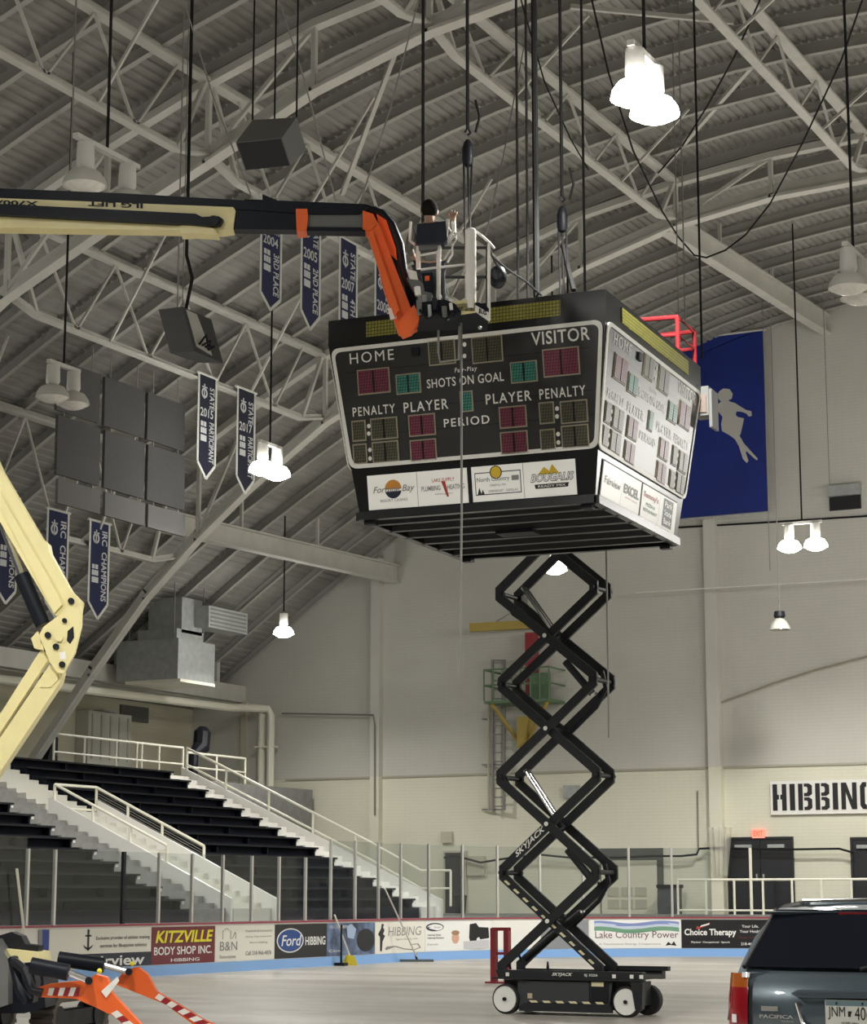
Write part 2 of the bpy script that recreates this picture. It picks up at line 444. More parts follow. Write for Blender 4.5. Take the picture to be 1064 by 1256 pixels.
# long thin sway braces under the roof
for i, (a, c, l) in enumerate([((420, 238, 44.0), (513, -10, 39.0), 'thin pale brace rising from the banner truss past the roof arch'),
                    ((805, 215, 49.0), (932, 70, 43.0), 'thin pale brace rising right of the big lit lamp'),
                    ((700, 8, 39), (900, 27, 39), 'thin pale tie running nearly level above the big lit lamp')]):
    solo('sway_brace', MB().bar(at(*a), at(*c), 0.09), M_STEEL, l, 'brace')

# ------------------------------------------------------------------ left side: beam, posts, pipes, duct
m = MB().box((-37.9, 20, 7.95), (-37.6, YW, 8.5)); struct('trim_1', m, M_STEEL)
m = MB().box((-39.6, 20, 7.9), (-37.9, YW, 8.0)); struct('trim_2', m, M_STEEL)
for i, (px, Y) in enumerate(((145, 0), (265, 0), (300, 0))):
    p = onX(px, 820, -37.75)
    struct('trim_%d' % (3 + i), MB().box((-37.85, p.y - .09, 8.5), (-37.65, p.y + .09, zroof(-37.7) + .6)), M_STEEL)
# pilasters on the far wall
for i, (xa, xb) in enumerate(((-32.72, -32.40), (-21.33, -20.95), (-9.6, -9.25))):
    b = MB().box((xa, YW - .26, 1.1), (xb, YW, zroof(xa) - .2)); struct('trim_%d' % (6 + i), b, brick_mat('pilaster_paint', (0.71, 0.695, 0.57), (1, 1, 1), (0.61, 0.60, 0.55), 5.37) if i == 0 else MATS['pilaster_paint'])
struct('trim_9', MB().box((-37.7, YW - .12, 1.1), (-37.5, YW, 8.0)), M_LWALL)
struct('trim_10', MB().box((-36, YW - .045, 5.33), (XR, YW, 5.39)), mat('ledge_grey', (0.40, 0.385, 0.31), 0.6))

t = thing('heating_pipe', 'white insulated pipe running under the eave beam and down the corner in two legs', 'pipe', (-36.5, 59.5, 1.1))
part('run', MB().tube([(-37.2, 30, 7.35), (-37.1, 47, 7.5), (-37.0, 58.0, 7.62), (-36.7, 59.2, 7.68), (-36.4, 59.5, 7.66), (-36.32, 59.55, 7.45), (-36.32, 59.55, 1.1)], 0.13, 10), M_RAIL, t)
part('leg', MB().tube([(-36.72, 59.62, 7.6), (-36.72, 59.62, 1.1)], 0.115, 10), M_RAIL, t)
m = MB()
for z in (2.6, 4.6, 6.4): m.box((-36.9, 59.45, z), (-36.15, 59.75, z + .06))
part('bracket', m, M_RAIL, t)
# air handler
t = thing('air_handler', 'big galvanised box unit hung above the eave beam by the corner', 'air handler', (-35.2, 51.5, 8.2))
p0 = onX(218, 832, -35.0); p1 = onX(263, 836, -35.0); pt = onX(218, 782, -35.0)
part('cabinet', MB().box((-37.2, p0.y, p0.z), (-35.0, p1.y, pt.z)), M_GALV, t)
part('drain_pan', MB().box((-36.9, p0.y + .05, p0.z - .09), (-34.94, p1.y - .05, p0.z)), M_RAIL, t)
part('collar', MB().box((-36.6, p0.y + .2, pt.z), (-35.2, p1.y - .35, pt.z + .32)), M_GALV, t)
q0 = onX(240, 772, -34.9); q1 = onX(255, 740, -34.9); q2 = onX(297, 768, -34.9)
part('duct', MB().box((-36.4, q0.y - .3, q0.z - .1), (-35.2, q0.y + .8, q1.z + .1)), M_GALV, t)
gp = part('outlet', MB().box((-35.4, q0.y + .4, q1.z - .75), (-34.7, q2.y, q1.z - .1)), M_GALV, t)
m = MB()
for k in range(5): m.box((-34.72, q0.y + .5, q1.z - .70 + k * .12), (-34.68, q2.y - .1, q1.z - .65 + k * .12))
part('louvre', m, mat('louvre_grey', (0.2, 0.2, 0.19), 0.5), gp)
for y in (p0.y + .2, p1.y - .2):
    part('hanger_rod', MB().tube([(-35.3, y, pt.z), (-35.3, y, zroof(-35.3) - .05)], 0.02, 6), M_WIREG, t)
    part('hanger_rod', MB().tube([(-36.9, y, pt.z), (-36.9, y, zroof(-36.9) - .05)], 0.02, 6), M_WIREG, t)
# louvred wall panel and dark vent behind the top walkway
pa = onX(109, 871, -39.2); pb = onX(160, 939, -39.2)
t = thing('louvred_cabinet', 'pale louvred cabinet against the wall behind the top railing', 'cabinet', ((-39.4), (pa.y + pb.y) / 2, 1.05))
part('body', MB().box((-39.68, pa.y, 1.05), (-39.2, pb.y, pa.z)), mat('cabinet_grey', (0.50, 0.49, 0.43), 0.5), t)
m = MB()
for k in range(5):
    y = pa.y + .2 + (pb.y - pa.y - .4) * k / 4; m.box((-39.2, y - .03, pb.z + .1), (-39.17, y + .03, pa.z - .1))
part('rib', m, mat('cabinet_rib', (0.40, 0.39, 0.34), 0.5), t)
pc = onX(124, 856, -39.4); pd = onX(142, 871, -39.4)
part('duct', MB().box((-39.66, pc.y, pd.z - .05), (-39.25, pd.y, 7.3)), M_GALV, t)
pa = onX(148, 864, -39.66); pb = onX(181, 887, -39.66)
solo('wall_vent', MB().box((-39.7, pa.y, pb.z), (-39.62, pb.y, pa.z)), mat('vent_dark', (0.10, 0.10, 0.09), 0.6), 'dark rectangular vent high on the tan wall above the top walkway', 'vent')

# ------------------------------------------------------------------ bleachers
NR = 14; DX = 0.6; DZ = 0.275; XF = -26.35; ZF = 1.32
def tread(i): return XF - DX * i, ZF + DZ * i
segs = ((20.0, 39.83), (43.45, 50.88))
m = MB()
for (ya, yb) in segs:
    for i in range(NR):
        xf, z = tread(i); m.box((xf - DX, ya, 1.05), (xf, yb, z))
struct('floor.003', m, M_BLEACH)
m = MB().box((-39.6, 20, 1.05), (XF - DX * NR, 59.6, ZF + DZ * (NR - 1) + .1)); struct('floor.004', m, M_CONC)
ord_ = ['front', 'second', 'third', 'fourth', 'fifth', 'sixth', 'seventh', 'eighth', 'ninth', 'tenth', 'eleventh', 'twelfth', 'thirteenth', 'top']
def bench(ya, yb, i, lab, grp):
    xf, z = tread(i)
    t = thing('bleacher_bench', lab, 'bench', (xf - .35, (ya + yb) / 2, z), grp)
    part('seat', MB().box((xf - .46, ya, z + .19), (xf - .16, yb + .10, z + .235)), M_BLACK, t)
    part('riser', MB().box((xf - .40, ya, z), (xf - .37, yb, z + .19)), M_BLEACH, t)
    n = max(3, int((yb - ya) / 1.9))
    for k in range(n + 1):
        y = ya + .05 + (yb - ya - .1) * k / n
        part('bracket', MB().box((xf - .37, y - .03, z), (xf - .2, y + .03, z + .19)), M_BLEACH, t)
    part('end_cap', MB().box((xf - .44, yb + .0, z + .12), (xf - .18, yb + .10, z + .19)), M_WHITE, t)
    return t
for k, (ya, yb) in enumerate(segs):
    where = 'left of the railed stairs' if k == 0 else 'between the railed stairs and the end stairs'
    t0 = bench(ya, yb, 0, 'black bleacher bench plank, %s row %s' % (ord_[0], where), 'bleacher benches ' + where)
    for i in range(1, NR):
        dup(t0, t0.location + V((-DX * i, 0, DZ * i)), 'black bleacher bench plank, %s row %s' % (ord_[i], where))
def stairs(ya, yb, m_, label, i0=0, half=True):
    m = MB()
    for i in range(i0, NR):
        xf, z = tread(i)
        m.box((xf - DX, ya, 1.05), (xf, yb, z + .02))
        m.box((xf - DX, ya, z), (xf - DX * .5, yb, z + DZ / 2))
    return solo('aisle_stairs', m, m_, label, 'stairs')
stairs(39.95, 41.35, M_CONC, 'grey concrete aisle steps left of the railed stairwell')
stairs(41.7, 43.35, mat('pale_step', (0.62, 0.61, 0.55), 0.7), 'pale steps between the two sloping cream railings')
stairs(51.0, 52.0, M_WHITE, 'white stepped stairs at the far end of the bleachers')
m = MB()
for y in (41.4, 43.36):
    m.prism([(XF + .1, y, 1.05), (XF + .1, y, ZF + .25), (XF - DX * 8.5, y, ZF + DZ * 8.5 + .3), (XF - DX * 8.5, y, 1.05)], (0, .08, 0))
struct('trim_11', m, M_WHITE)
m = MB().prism([(XF + .1, 52.0, 1.05), (XF + .1, 52.0, ZF + .2), (XF - DX * NR, 52.0, ZF + DZ * NR + .15), (XF - DX * NR, 52.0, 1.05)], (0, .1, 0))
struct('trim_12', m, M_WHITE)

def railing(name, label, pts, h, posts, mids=(0.5,), r=0.03, group=None, down=None, infill=None):
    """pts: line of the walking surface; rails at h and the mid fractions; a post at each given fraction"""
    pts = [V(p) for p in pts]; L = [0]
    for i in range(len(pts) - 1): L.append(L[-1] + (pts[i+1] - pts[i]).length)
    def on(f):
        s = f * L[-1]
        for i in range(len(pts) - 1):
            if s <= L[i+1] + 1e-6: return pts[i].lerp(pts[i+1], (s - L[i]) / (L[i+1] - L[i]))
    t = thing(name, label, 'railing', pts[0], group)
    up = V((0, 0, h))
    part('top_rail', MB().tube([p + up for p in pts], r, 8), M_RAIL, t)
    for f in mids: part('mid_rail', MB().tube([p + up * f for p in pts], r * .85, 8), M_RAIL, t)
    for f in posts:
        p = on(f); part('post', MB().tube([p, p + up], r, 8), M_RAIL, t)
    return t, on
zt = ZF + DZ * (NR - 1) + .1
a, c = V((-31.45, 41.44, ZF + DZ * 8.5)), V((-28.0, 41.44, 1.9))
g = None
t, on = railing('stair_railing', 'cream pipe railing on the near side of the bleacher stairwell', [(-31.3, 41.44, 3.28), (-28.04, 41.44, 1.80)], 0.97, (0, .35, .68, 1), (0.42,), 0.035)
t, on = railing('stair_railing', 'cream railing with wire infill on the far side of the bleacher stairwell', [(-31.5, 43.4, 3.30), (-28.3, 43.4, 1.83)], 0.97, (0, .3, .62, 1), (0.40,), 0.035)
m = MB()
for k in range(1, 9):
    z = .40 + .57 * k / 9
    m.tube([V((-31.5, 43.4, 3.30 + z)), V((-28.3, 43.4, 1.83 + z))], .008, 4)
part('infill_wire', m, M_WIREG, t)
t, on = railing('landing_railing', 'short level cream railing closing the upper end of the stairwell', [(-31.3, 41.46, 3.28), (-31.5, 43.38, 3.30)], 0.97, (), (0.42, ), 0.035)
t, on = railing('stair_railing', 'long cream railing down the far end of the bleachers', [(-34.6, 52.05, 4.92), (-28.57, 52.05, 2.18), (-26.9, 52.05, 1.35), (-26.0, 52.05, 1.35)], 0.95, (0, .16, .33, .5, .66, .83, 1), (0.5,), 0.035)
t, on = railing('walkway_railing', 'cream railing along the top walkway behind the bleachers', [(-35.5, 46.9, zt), (-35.5, 50.9, zt), (-35.5, 53.2, zt)], 0.98, (0, .22, .46, .62, .66, .8, 1), (0.5,), 0.035)
part('gate_frame', MB().tube([(-35.46, 49.9, zt + .05), (-35.46, 50.9, zt + .05)], .03, 6), M_RAIL, t)
t, on = railing('walkway_railing', 'short cream railing on the top walkway behind the end stairs', [(-35.5, 53.4, zt), (-35.5, 56.7, zt)], 0.86, (0, .5, 1), (0.5,), 0.035)

# ------------------------------------------------------------------ rink boards
BX, BY, BR, BXC, BYC = -25.3, 56.7, 8.5, -16.8, 48.2
def path(s):
    """point and inward normal on the board line, s = 0 where the corner curve starts"""
    if s < 0: return V((BX, BYC + s, 0)), V((1, 0, 0))
    q = BR * math.pi / 2
    if s < q:
        a = s / BR; return V((BXC - BR * math.cos(a), BYC + BR * math.sin(a), 0)), V((math.cos(a), -math.sin(a), 0))
    return V((BXC + s - q, BY, 0)), V((0, -1, 0))
def s_at(px):
    """where the sight line of a column of the picture meets the board line"""
    k = (px - CX) / FPX
    lo, hi = -30.0, 40.0
    for _ in range(60):
        md = (lo + hi) / 2; p, _n = path(md)
        if p.dot(RT) / p.dot(FH) < k: lo = md
        else: hi = md
    return lo
def strip(s0, s1, z0, z1, d0, d1, mb=None, step=0.2):
    mb = mb or MB(); n = max(1, int(math.ceil((s1 - s0) / step)))
    vs = []
    for i in range(n + 1):
        p, nn = path(s0 + (s1 - s0) * i / n)
        for d, z in ((d0, z0), (d1, z0), (d1, z1), (d0, z1)): vs.append(p + nn * d + V((0, 0, z)))
    fs = [(0, 1, 2, 3), (4*n+3, 4*n+2, 4*n+1, 4*n)]
    for i in range(n):
        for k in range(4): fs.append((4*i+k, 4*i+(k+1) % 4, 4*i+4+(k+1) % 4, 4*i+4+k))
    return mb.add(vs, fs)
BH = 1.06
t = thing('dasher_boards', 'white rink boards curving round the corner with red cap and blue kick strip', 'rink boards', path(0)[0])
part('board_panel', strip(-30, 34, 0, BH - .04, -.10, 0), M_WHITE, t)
part('cap_rail', strip(-30, 34, BH - .04, BH, -.16, .03), M_RED, t, 'dark red cap rail')
part('kick_plate', strip(-30, 34, 0, .21, 0, .025), M_BLUE, t, 'light blue kick strip')
# glass panes and their posts
post_px = [-36, 2, 44, 77, 160, 203, 243, 280, 315, 348, 380, 410.5, 440, 468, 495, 528.5, 569, 611, 662, 714, 769, 820.5, 869.5]
S = [s_at(p) for p in post_px]
for i in range(len(S) - 1):
    px = (post_px[i] + post_px[i+1]) / 2
    h = 2.5 if px < 420 else 2.92
    if i == 1: h = 2.72
    dark = post_px[i] == 160
    wh = 'in front of the bleachers' if px < 545 else 'in front of the end wall'
    p, nn = path(S[i]); tg = V((-nn.y, nn.x, 0))
    lab = 'clear rink shield pane with an aluminium post, %s' % wh
    if dark: lab = 'clear rink shield pane with a thick black post below the stairwell'
    t = thing('rink_shield', lab, 'rink glass', p - nn * .064 + V((0, 0, BH)), None if dark else 'clear rink shields ' + wh)
    part('glass', strip(S[i] + .03, S[i+1] - .03, BH, h, -.07, -.058), M_GLASS, t)
    hp = 2.5 if post_px[i] < 405 else 2.95
    part('post', MB().obox(p - nn * .064 + V((0, 0, (BH + hp) / 2)), tg * (.045 if dark else .03), nn * .03, V((0, 0, (hp - BH) / 2))), M_BLACK if dark else M_ALU, t)

# ------------------------------------------------------------------ advertising on the boards
def advert(px0, px1, m_, label, z0=.225, z1=.985, s01=None):
    s0, s1 = s01 or (s_at(px0), s_at(px1))
    t = thing('advertising_panel', label, 'sign', path((s0 + s1) / 2)[0] + V((0, 0, z0)), 'advertising panels on the rink boards')
    part('panel', strip(s0 + .01, s1 - .01, z0, z1, .002, .012), m_, t)
    def fn(u0, v0, u1, v1, shear=0.0, d=.017):
        def f(u, v):
            uu = u0 + (u1 - u0) * u + shear * v; p, nn = path(s0 + (s1 - s0) * uu)
            return p + nn * d + V((0, 0, z0 + (z1 - z0) * (v0 + (v1 - v0) * v)))
        return f
    def txt(body, rect, mm, bold=.0, shear=0.0, name='lettering', d=.017):
        return part(name, MB().text(body, fn(*rect, shear=shear, d=d), bold), mm, t)
    def patch(poly, mm, name='emblem', d=.0145):
        f = fn(0, 0, 1, 1, d=d); n = len(poly)
        return part(name, MB().add([f(u, v) for u, v in poly], [tuple(range(n))]), mm, t)
    return t, txt, patch
def ell(cx, cy, rx, ry, n=28): return [(cx + rx * math.cos(2*math.pi*k/n), cy + ry * math.sin(2*math.pi*k/n)) for k in range(n)]
INK = mat('ink_black', (0.012, 0.012, 0.014), 0.4); INKG = mat('ink_grey', (0.24, 0.24, 0.24), 0.5); PAPER = mat('ink_white', (0.82, 0.82, 0.8), 0.4)
CREAM = mat('sign_cream', (0.80, 0.78, 0.70), 0.4); NAVY = mat('sign_navy', (0.010, 0.014, 0.035), 0.4); YEL = mat('ink_yellow', (0.85, 0.72, 0.03), 0.4)
t, tx, pa_ = advert(56, 69, mat('sign_blue', (0.02, 0.05, 0.30), 0.4), 'narrow dark blue panel at the near end of the white board signs')
pa_([(0, 0), (.35, 0), (.35, 1), (0, 1)], INKG, 'edge_band')
t, tx, pa_ = advert(69, 192, CREAM, 'white board sign with an anchor and small print above a black name band')
pa_([(.28, .0), (1, .0), (1, .36), (.28, .36)], NAVY, 'name_band')
tx('Fairview', (.33, .03, .93, .31), PAPER, .02, d=.019)
tx('Exclusive provider of athletic training', (.44, .68, .98, .80), INK, .01); tx('services for Bluejacket athletics', (.48, .48, .95, .60), INK, .01)
pa_([(.355, .45), (.375, .45), (.375, .93), (.355, .93)], INK); pa_([(.335, .80), (.395, .80), (.395, .84), (.335, .84)], INK)
pa_([(.315, .60), (.33, .52), (.365, .44), (.40, .52), (.415, .60), (.40, .57), (.365, .50), (.33, .57)], INK)
pa_(ell(.365, .95, .012, .035), INK)
t, tx, pa_ = advert(192, 268.5, mat('sign_maroon', (0.16, 0.012, 0.022), 0.4), 'maroon body shop sign with yellow and white letters')
tx('KITZVILLE', (.07, .55, .95, .88), INK, .03, .03, d=.0155); tx('KITZVILLE', (.06, .57, .94, .90), YEL, .03, .03)
tx('BODY SHOP INC.', (.04, .25, .95, .47), PAPER, .02); tx('HIBBING', (.30, .06, .75, .15), PAPER, .01)
t, tx, pa_ = advert(268.5, 340.5, CREAM, 'cream sign with a thin house outline and grey small print')
tx('B&N', (.08, .30, .36, .55), INKG); tx('Renovations', (.08, .08, .34, .18), INKG)
for q in (((.12,.62),(.13,.62),(.13,.85),(.12,.85)), ((.12,.85),(.18,.93),(.25,.85),(.24,.85),(.18,.91),(.13,.85)), ((.25,.62),(.26,.62),(.26,.85),(.25,.85)), ((.27,.62),(.28,.62),(.33,.80),(.32,.82)), ((.33,.62),(.34,.62),(.34,.80),(.33,.80))): pa_(list(q), INKG, 'house_outline')
for k, (w, s_) in enumerate(((.44, 'Residential & Commercial'), (.44, 'Home Improvements'), (.30, 'Remodeling'))): tx(s_, (.72 - w/2, .80 - k * .17, .72 + w/2, .87 - k * .17), INKG)
tx('Call 218-966-4076', (.50, .14, .94, .26), INKG, .02)
t, tx, pa_ = advert(340.5, 403, INK, 'black sign with a blue oval emblem and white word')
pa_(ell(.29, .52, .255, .36), PAPER, 'oval_rim', .0135); pa_(ell(.29, .52, .235, .325), mat('oval_blue', (0.012, 0.06, 0.26), 0.3), 'oval', .0150)
tx('Ford', (.12, .36, .47, .68), PAPER, .01, .03); tx('HIBBING', (.575, .36, .97, .62), PAPER, .02)
t, tx, pa_ = advert(403, 461, mat('sign_photo_blue', (0.10, 0.14, 0.24), 0.4, noise=0.9, nscale=2.2), 'blue-grey photo sign of a dental scene beside the broom')
pa_(ell(.80, .45, .19, .36), INK, 'figure'); pa_([(.42, .55), (.55, .5), (.6, .8), (.5, .97), (.40, .9)], mat('sign_light_blue', (.35, .45, .62), .5), 'figure')
tx('ORAL SURGERY', (.05, .84, .40, .93), PAPER); tx('Clinic', (.04, .12, .3, .2), PAPER)
t, tx, pa_ = advert(461, 521, CREAM, 'white skating club sign with a black skater and swirl')
tx('HIBBING', (.26, .55, .92, .84), INKG, -.005, .02); tx('figure skating club', (.42, .40, .86, .47), INKG)
pa_([(.10, .08), (.14, .08), (.15, .38), (.20, .56), (.16, .62), (.19, .74), (.16, .84), (.18, .93), (.13, .95), (.12, .80), (.06, .62), (.10, .52)], INK, 'skater')
def loop(cx, cy, rx, ry, w, a0, a1, n=24):
    o = [(cx + rx * math.cos(a0 + (a1 - a0) * k / n), cy + ry * math.sin(a0 + (a1 - a0) * k / n)) for k in range(n + 1)]
    i = [(cx + (rx - w) * math.cos(a0 + (a1 - a0) * k / n), cy + (ry - w * 2) * math.sin(a0 + (a1 - a0) * k / n)) for k in range(n + 1)]
    return o, i
def ring(pa, cx, cy, rx, ry, w, mm, a0=0, a1=2 * math.pi, name='swirl'):
    o, i = loop(cx, cy, rx, ry, w, a0, a1)
    for k in range(len(o) - 1): pa([o[k], o[k+1], i[k+1], i[k]], mm, name)
INKS = INKG
pa_([(.22, .10), (.40, .20), (.60, .10), (.80, .06), (.93, .14), (.88, .28), (.70, .26), (.72, .24), (.86, .25), (.90, .15), (.80, .09), (.60, .13), (.42, .23), (.24, .22), (.20, .16)], INKG, 'swirl')
t, tx, pa_ = advert(521, 600.5, PAPER, 'pale hearing sign with a face, an oval swoosh and black hearing aids')
pa_([(.62, .05), (.98, .05), (.98, .35), (.62, .30)], mat('sign_pale_grey', (.55, .55, .58), .5), 'backdrop', .013)
pa_(ell(.50, .42, .055, .19), mat('sign_skin', (.62, .36, .26), .5), 'face'); pa_(ell(.50, .60, .06, .08), mat('sign_hair', (.35, .2, .12), .5), 'hair', .0155)
pa_([(.70, .42), (.71, .88), (.80, .92), (.84, .78), (.97, .76), (.98, .40), (.86, .36), (.84, .44), (.81, .40), (.80, .18), (.73, .17)], INK, 'hearing_aid')
pa_(ell(.17, .80, .15, .14), NAVY, 'swoosh', .0135); pa_(ell(.175, .79, .13, .11), PAPER, 'swoosh', .0150); tx('miracle ear', (.07, .77, .27, .83), NAVY)
tx('Hearing Tests', (.05, .50, .27, .57), INK, .01); tx('Hearing Centers', (.05, .40, .32, .47), INK, .01); tx('Free trial', (.05, .20, .22, .26), INKG)
t, tx, pa_ = advert(602.5, 661, M_WHITE, 'blank white panel behind the left wheel of the scissor lift')
t, tx, pa_ = advert(661, 719, mat('sign_mid_grey', (.25, .26, .28), .5), 'grey sign half hidden behind the crossed lower lift arms')
tx('HIBBING', (.2, .45, .8, .65), PAPER)
t, tx, pa_ = advert(720, 830, PAPER, 'white power company sign with blue and green hill bands')
LG, LB = mat('band_green', (.16, .33, .22), .5), mat('band_blue', (.22, .28, .55), .5); LL = mat('band_pale', (.55, .62, .75), .5)
wv = lambda u, o, a_: o + a_ * math.sin(u * 9.0 + .6)
for (o0, o1, mm) in ((.72, .60, LG), (.84, .74, LL), (.92, .82, LB)):
    us = [.05 + .93 * k / 24 for k in range(25)]
    pa_([(u, wv(u, o1, .05) - .03) for u in us] + [(u, wv(u, o0, .05)) for u in us[::-1]], mm, 'wave_band', .0140 + .0006 * (o0 > .8))
tx('Lake Country Power', (.06, .28, .97, .60), mat('ink_plum', (.16, .05, .09), .5), .0)
tx('A Touchstone Energy Cooperative', (.10, .10, .78, .18), INKG); pa_([(.83, .08), (.86, .22), (.89, .10), (.92, .24), (.95, .08), (.90, .12)], INK, 'emblem')
t, tx, pa_ = advert(830, 966, INK, 'black therapy sign with bold white letters beside the car')
tx('Choice Therapy', (.03, .38, .49, .68), PAPER, .025); tx('Physical · Occupational · Speech', (.09, .16, .43, .24), PAPER, .01)
pa_([(.135, .68), (.15, .66), (.26, .84), (.255, .90), (.16, .74), (.145, .78)], mat('ink_red', (.45, .05, .03), .4), 'brush_mark')
pa_([(.17, .74), (.25, .82), (.255, .88), (.18, .80)], PAPER, 'brush_mark', .0155)
tx('Your Life.', (.54, .72, .69, .82), PAPER, .01); tx('Your Health.', (.52, .54, .72, .64), PAPER, .01); tx('Your Choice.', (.50, .34, .74, .42), mat('ink_rust', (.14, .03, .03), .4)); tx('218-469-4743', (.53, .10, .72, .20), PAPER, .01)
# ------------------------------------------------------------------ lamps
M_LENS = mat('lamp_lens_lit', (1, 1, 1), 0.4, emit=LAMP_COL, es=26.0)
M_LENS0 = mat('lamp_lens_off', (0.74, 0.73, 0.68), 0.25, noise=0.1, nscale=14)
M_REFL = mat('lamp_reflector', (0.66, 0.65, 0.6), 0.3, 0.2)
M_HOUS = mat('lamp_housing', (0.60, 0.59, 0.55), 0.45)
LAMP_GROUP = 'twin bell lamps over the rink'
def lamp(c, label, lit, axis='Y', n=2, sep=.62, power=1.0, glow=True, rod=True, leak=.06):
    c = V(c)
    t = thing('arena_lamp', label, 'lamp', c, LAMP_GROUP if n == 2 else None)
    ax = V((0, 1, 0)) if axis == 'Y' else V((1, 0, 0))
    top = c.z + .72
    if n == 2:
        part('crossbar', MB().bar(c + V((0, 0, .66)) - ax * (sep * .75), c + V((0, 0, .66)) + ax * (sep * .75), .09, .07), M_HOUS, t)
    for k in range(n):
        p = c + ax * ((k - (n - 1) / 2) * sep)
        h = part('housing', MB().lathe([(.02, .64), (.12, .62), (.13, .30), (.10, .24), (.02, .24)], p, n=14), M_HOUS, t)
        part('reflector', MB().lathe([(.10, .24), (.22, .19), (.29, .09), (.31, 0.0), (.29, 0.0), (.26, .08), (.15, .16)], p, n=20), M_REFL if not lit else M_LENS if glow else M_REFL, h)
        part('lens', MB().lathe([(.001, -.10), (.12, -.09), (.22, -.05), (.285, 0.0), (.285, .01), (.001, .01)], p, n=20), M_LENS if lit else M_LENS0, h)
    if rod:
        part('rod', MB().tube([c + V((0, 0, .68)), (c.x, c.y, zroof(c.x) - .03)], .022, 6), M_WIRE, t)
    if lit:
        ld = bpy.data.lights.new('lamp_light', 'SPOT'); ld.energy = LAMP_W * power; ld.color = LAMP_COL
        ld.spot_size = R(152); ld.spot_blend = 0.55; ld.shadow_soft_size = 0.28
        pd = bpy.data.lights.new('lamp_glow', 'POINT'); pd.energy = LAMP_W * power * leak; pd.color = LAMP_COL; pd.shadow_soft_size = .26
        po_ = bpy.data.objects.new('lamp_glow', pd); COL.objects.link(po_); po_.parent = t; po_.location = (0, 0, -.36)
        lo = bpy.data.objects.new('lamp_light', ld); COL.objects.link(lo); lo.parent = t; lo.location = (0, 0, -.14)
    return t
lamp(at(792, 131, 24.5), 'large lit twin lamp above the right side of the scoreboard', True)
lamp(at(331, 581, 46.5), 'lit twin lamp in front of the tip of the 2017 banner', True)
lamp(at(985, 672, 54.0), 'lit twin lamp below the tall blue banner wall', True, 'X', sep=.70)
lamp(at(348, 778, 62.5), 'small single lit lamp near the left wall corner', True, n=1, power=.5)
lamp(at(681, 700, 53.0), 'lit lamp seen through the top of the scissor stack', True, n=1, power=.8)
lamp(at(1049, 360, 31.0), 'unlit twin lamp near the right edge above the wall vent', False)
lamp(at(77, 492, 38.0), 'unlit twin lamp in front of the grey acoustic panels', False)
lamp(at(130, 241, 28.5), 'unlit twin lamp half hidden behind the cream boom', False, sep=1.0)
for i, (x, y) in enumerate(((0.3, 52), (-2.6, 44.5), (1.5, 27), (-1, 15), (-11, 12), (-19, 12), (-27, 19), (-14, -1), (2, 2), (-31, 30), (9, 50), (-37.8, 49.5) )):  # unseen lamps added for brightness, the first two for glare on the scoreboard
    if i == 11: continue
    lamp((x, y, 9.9 if i == 1 else 10.6), 'added lit twin lamp outside the picture', True, leak=.38 if i < 2 else .06)
# bare bell pendant
c = at(957, 768, 57.0)
t = thing('pendant_bell', 'small unlit bell pendant with black cap in front of the far wall', 'lamp', c)
part('cap', MB().lathe([(.02, .42), (.14, .40), (.16, .26), (.10, .20), (.02, .2)], c, n=14), M_BLACK, t)
part('shade', MB().lathe([(.09, .22), (.18, .15), (.27, 0), (.29, -.10), (.27, -.10), (.16, .12)], c, n=18), mat('bell_glass', (.42, .42, .38), .2, .3), t)
part('bulb', MB().ball(c + V((0, 0, 0)), .09), PAPER, t)
part('rod', MB().tube([c + V((0, 0, .4)), (c.x, c.y, zroof(c.x))], .015, 6), M_WIREG, t)

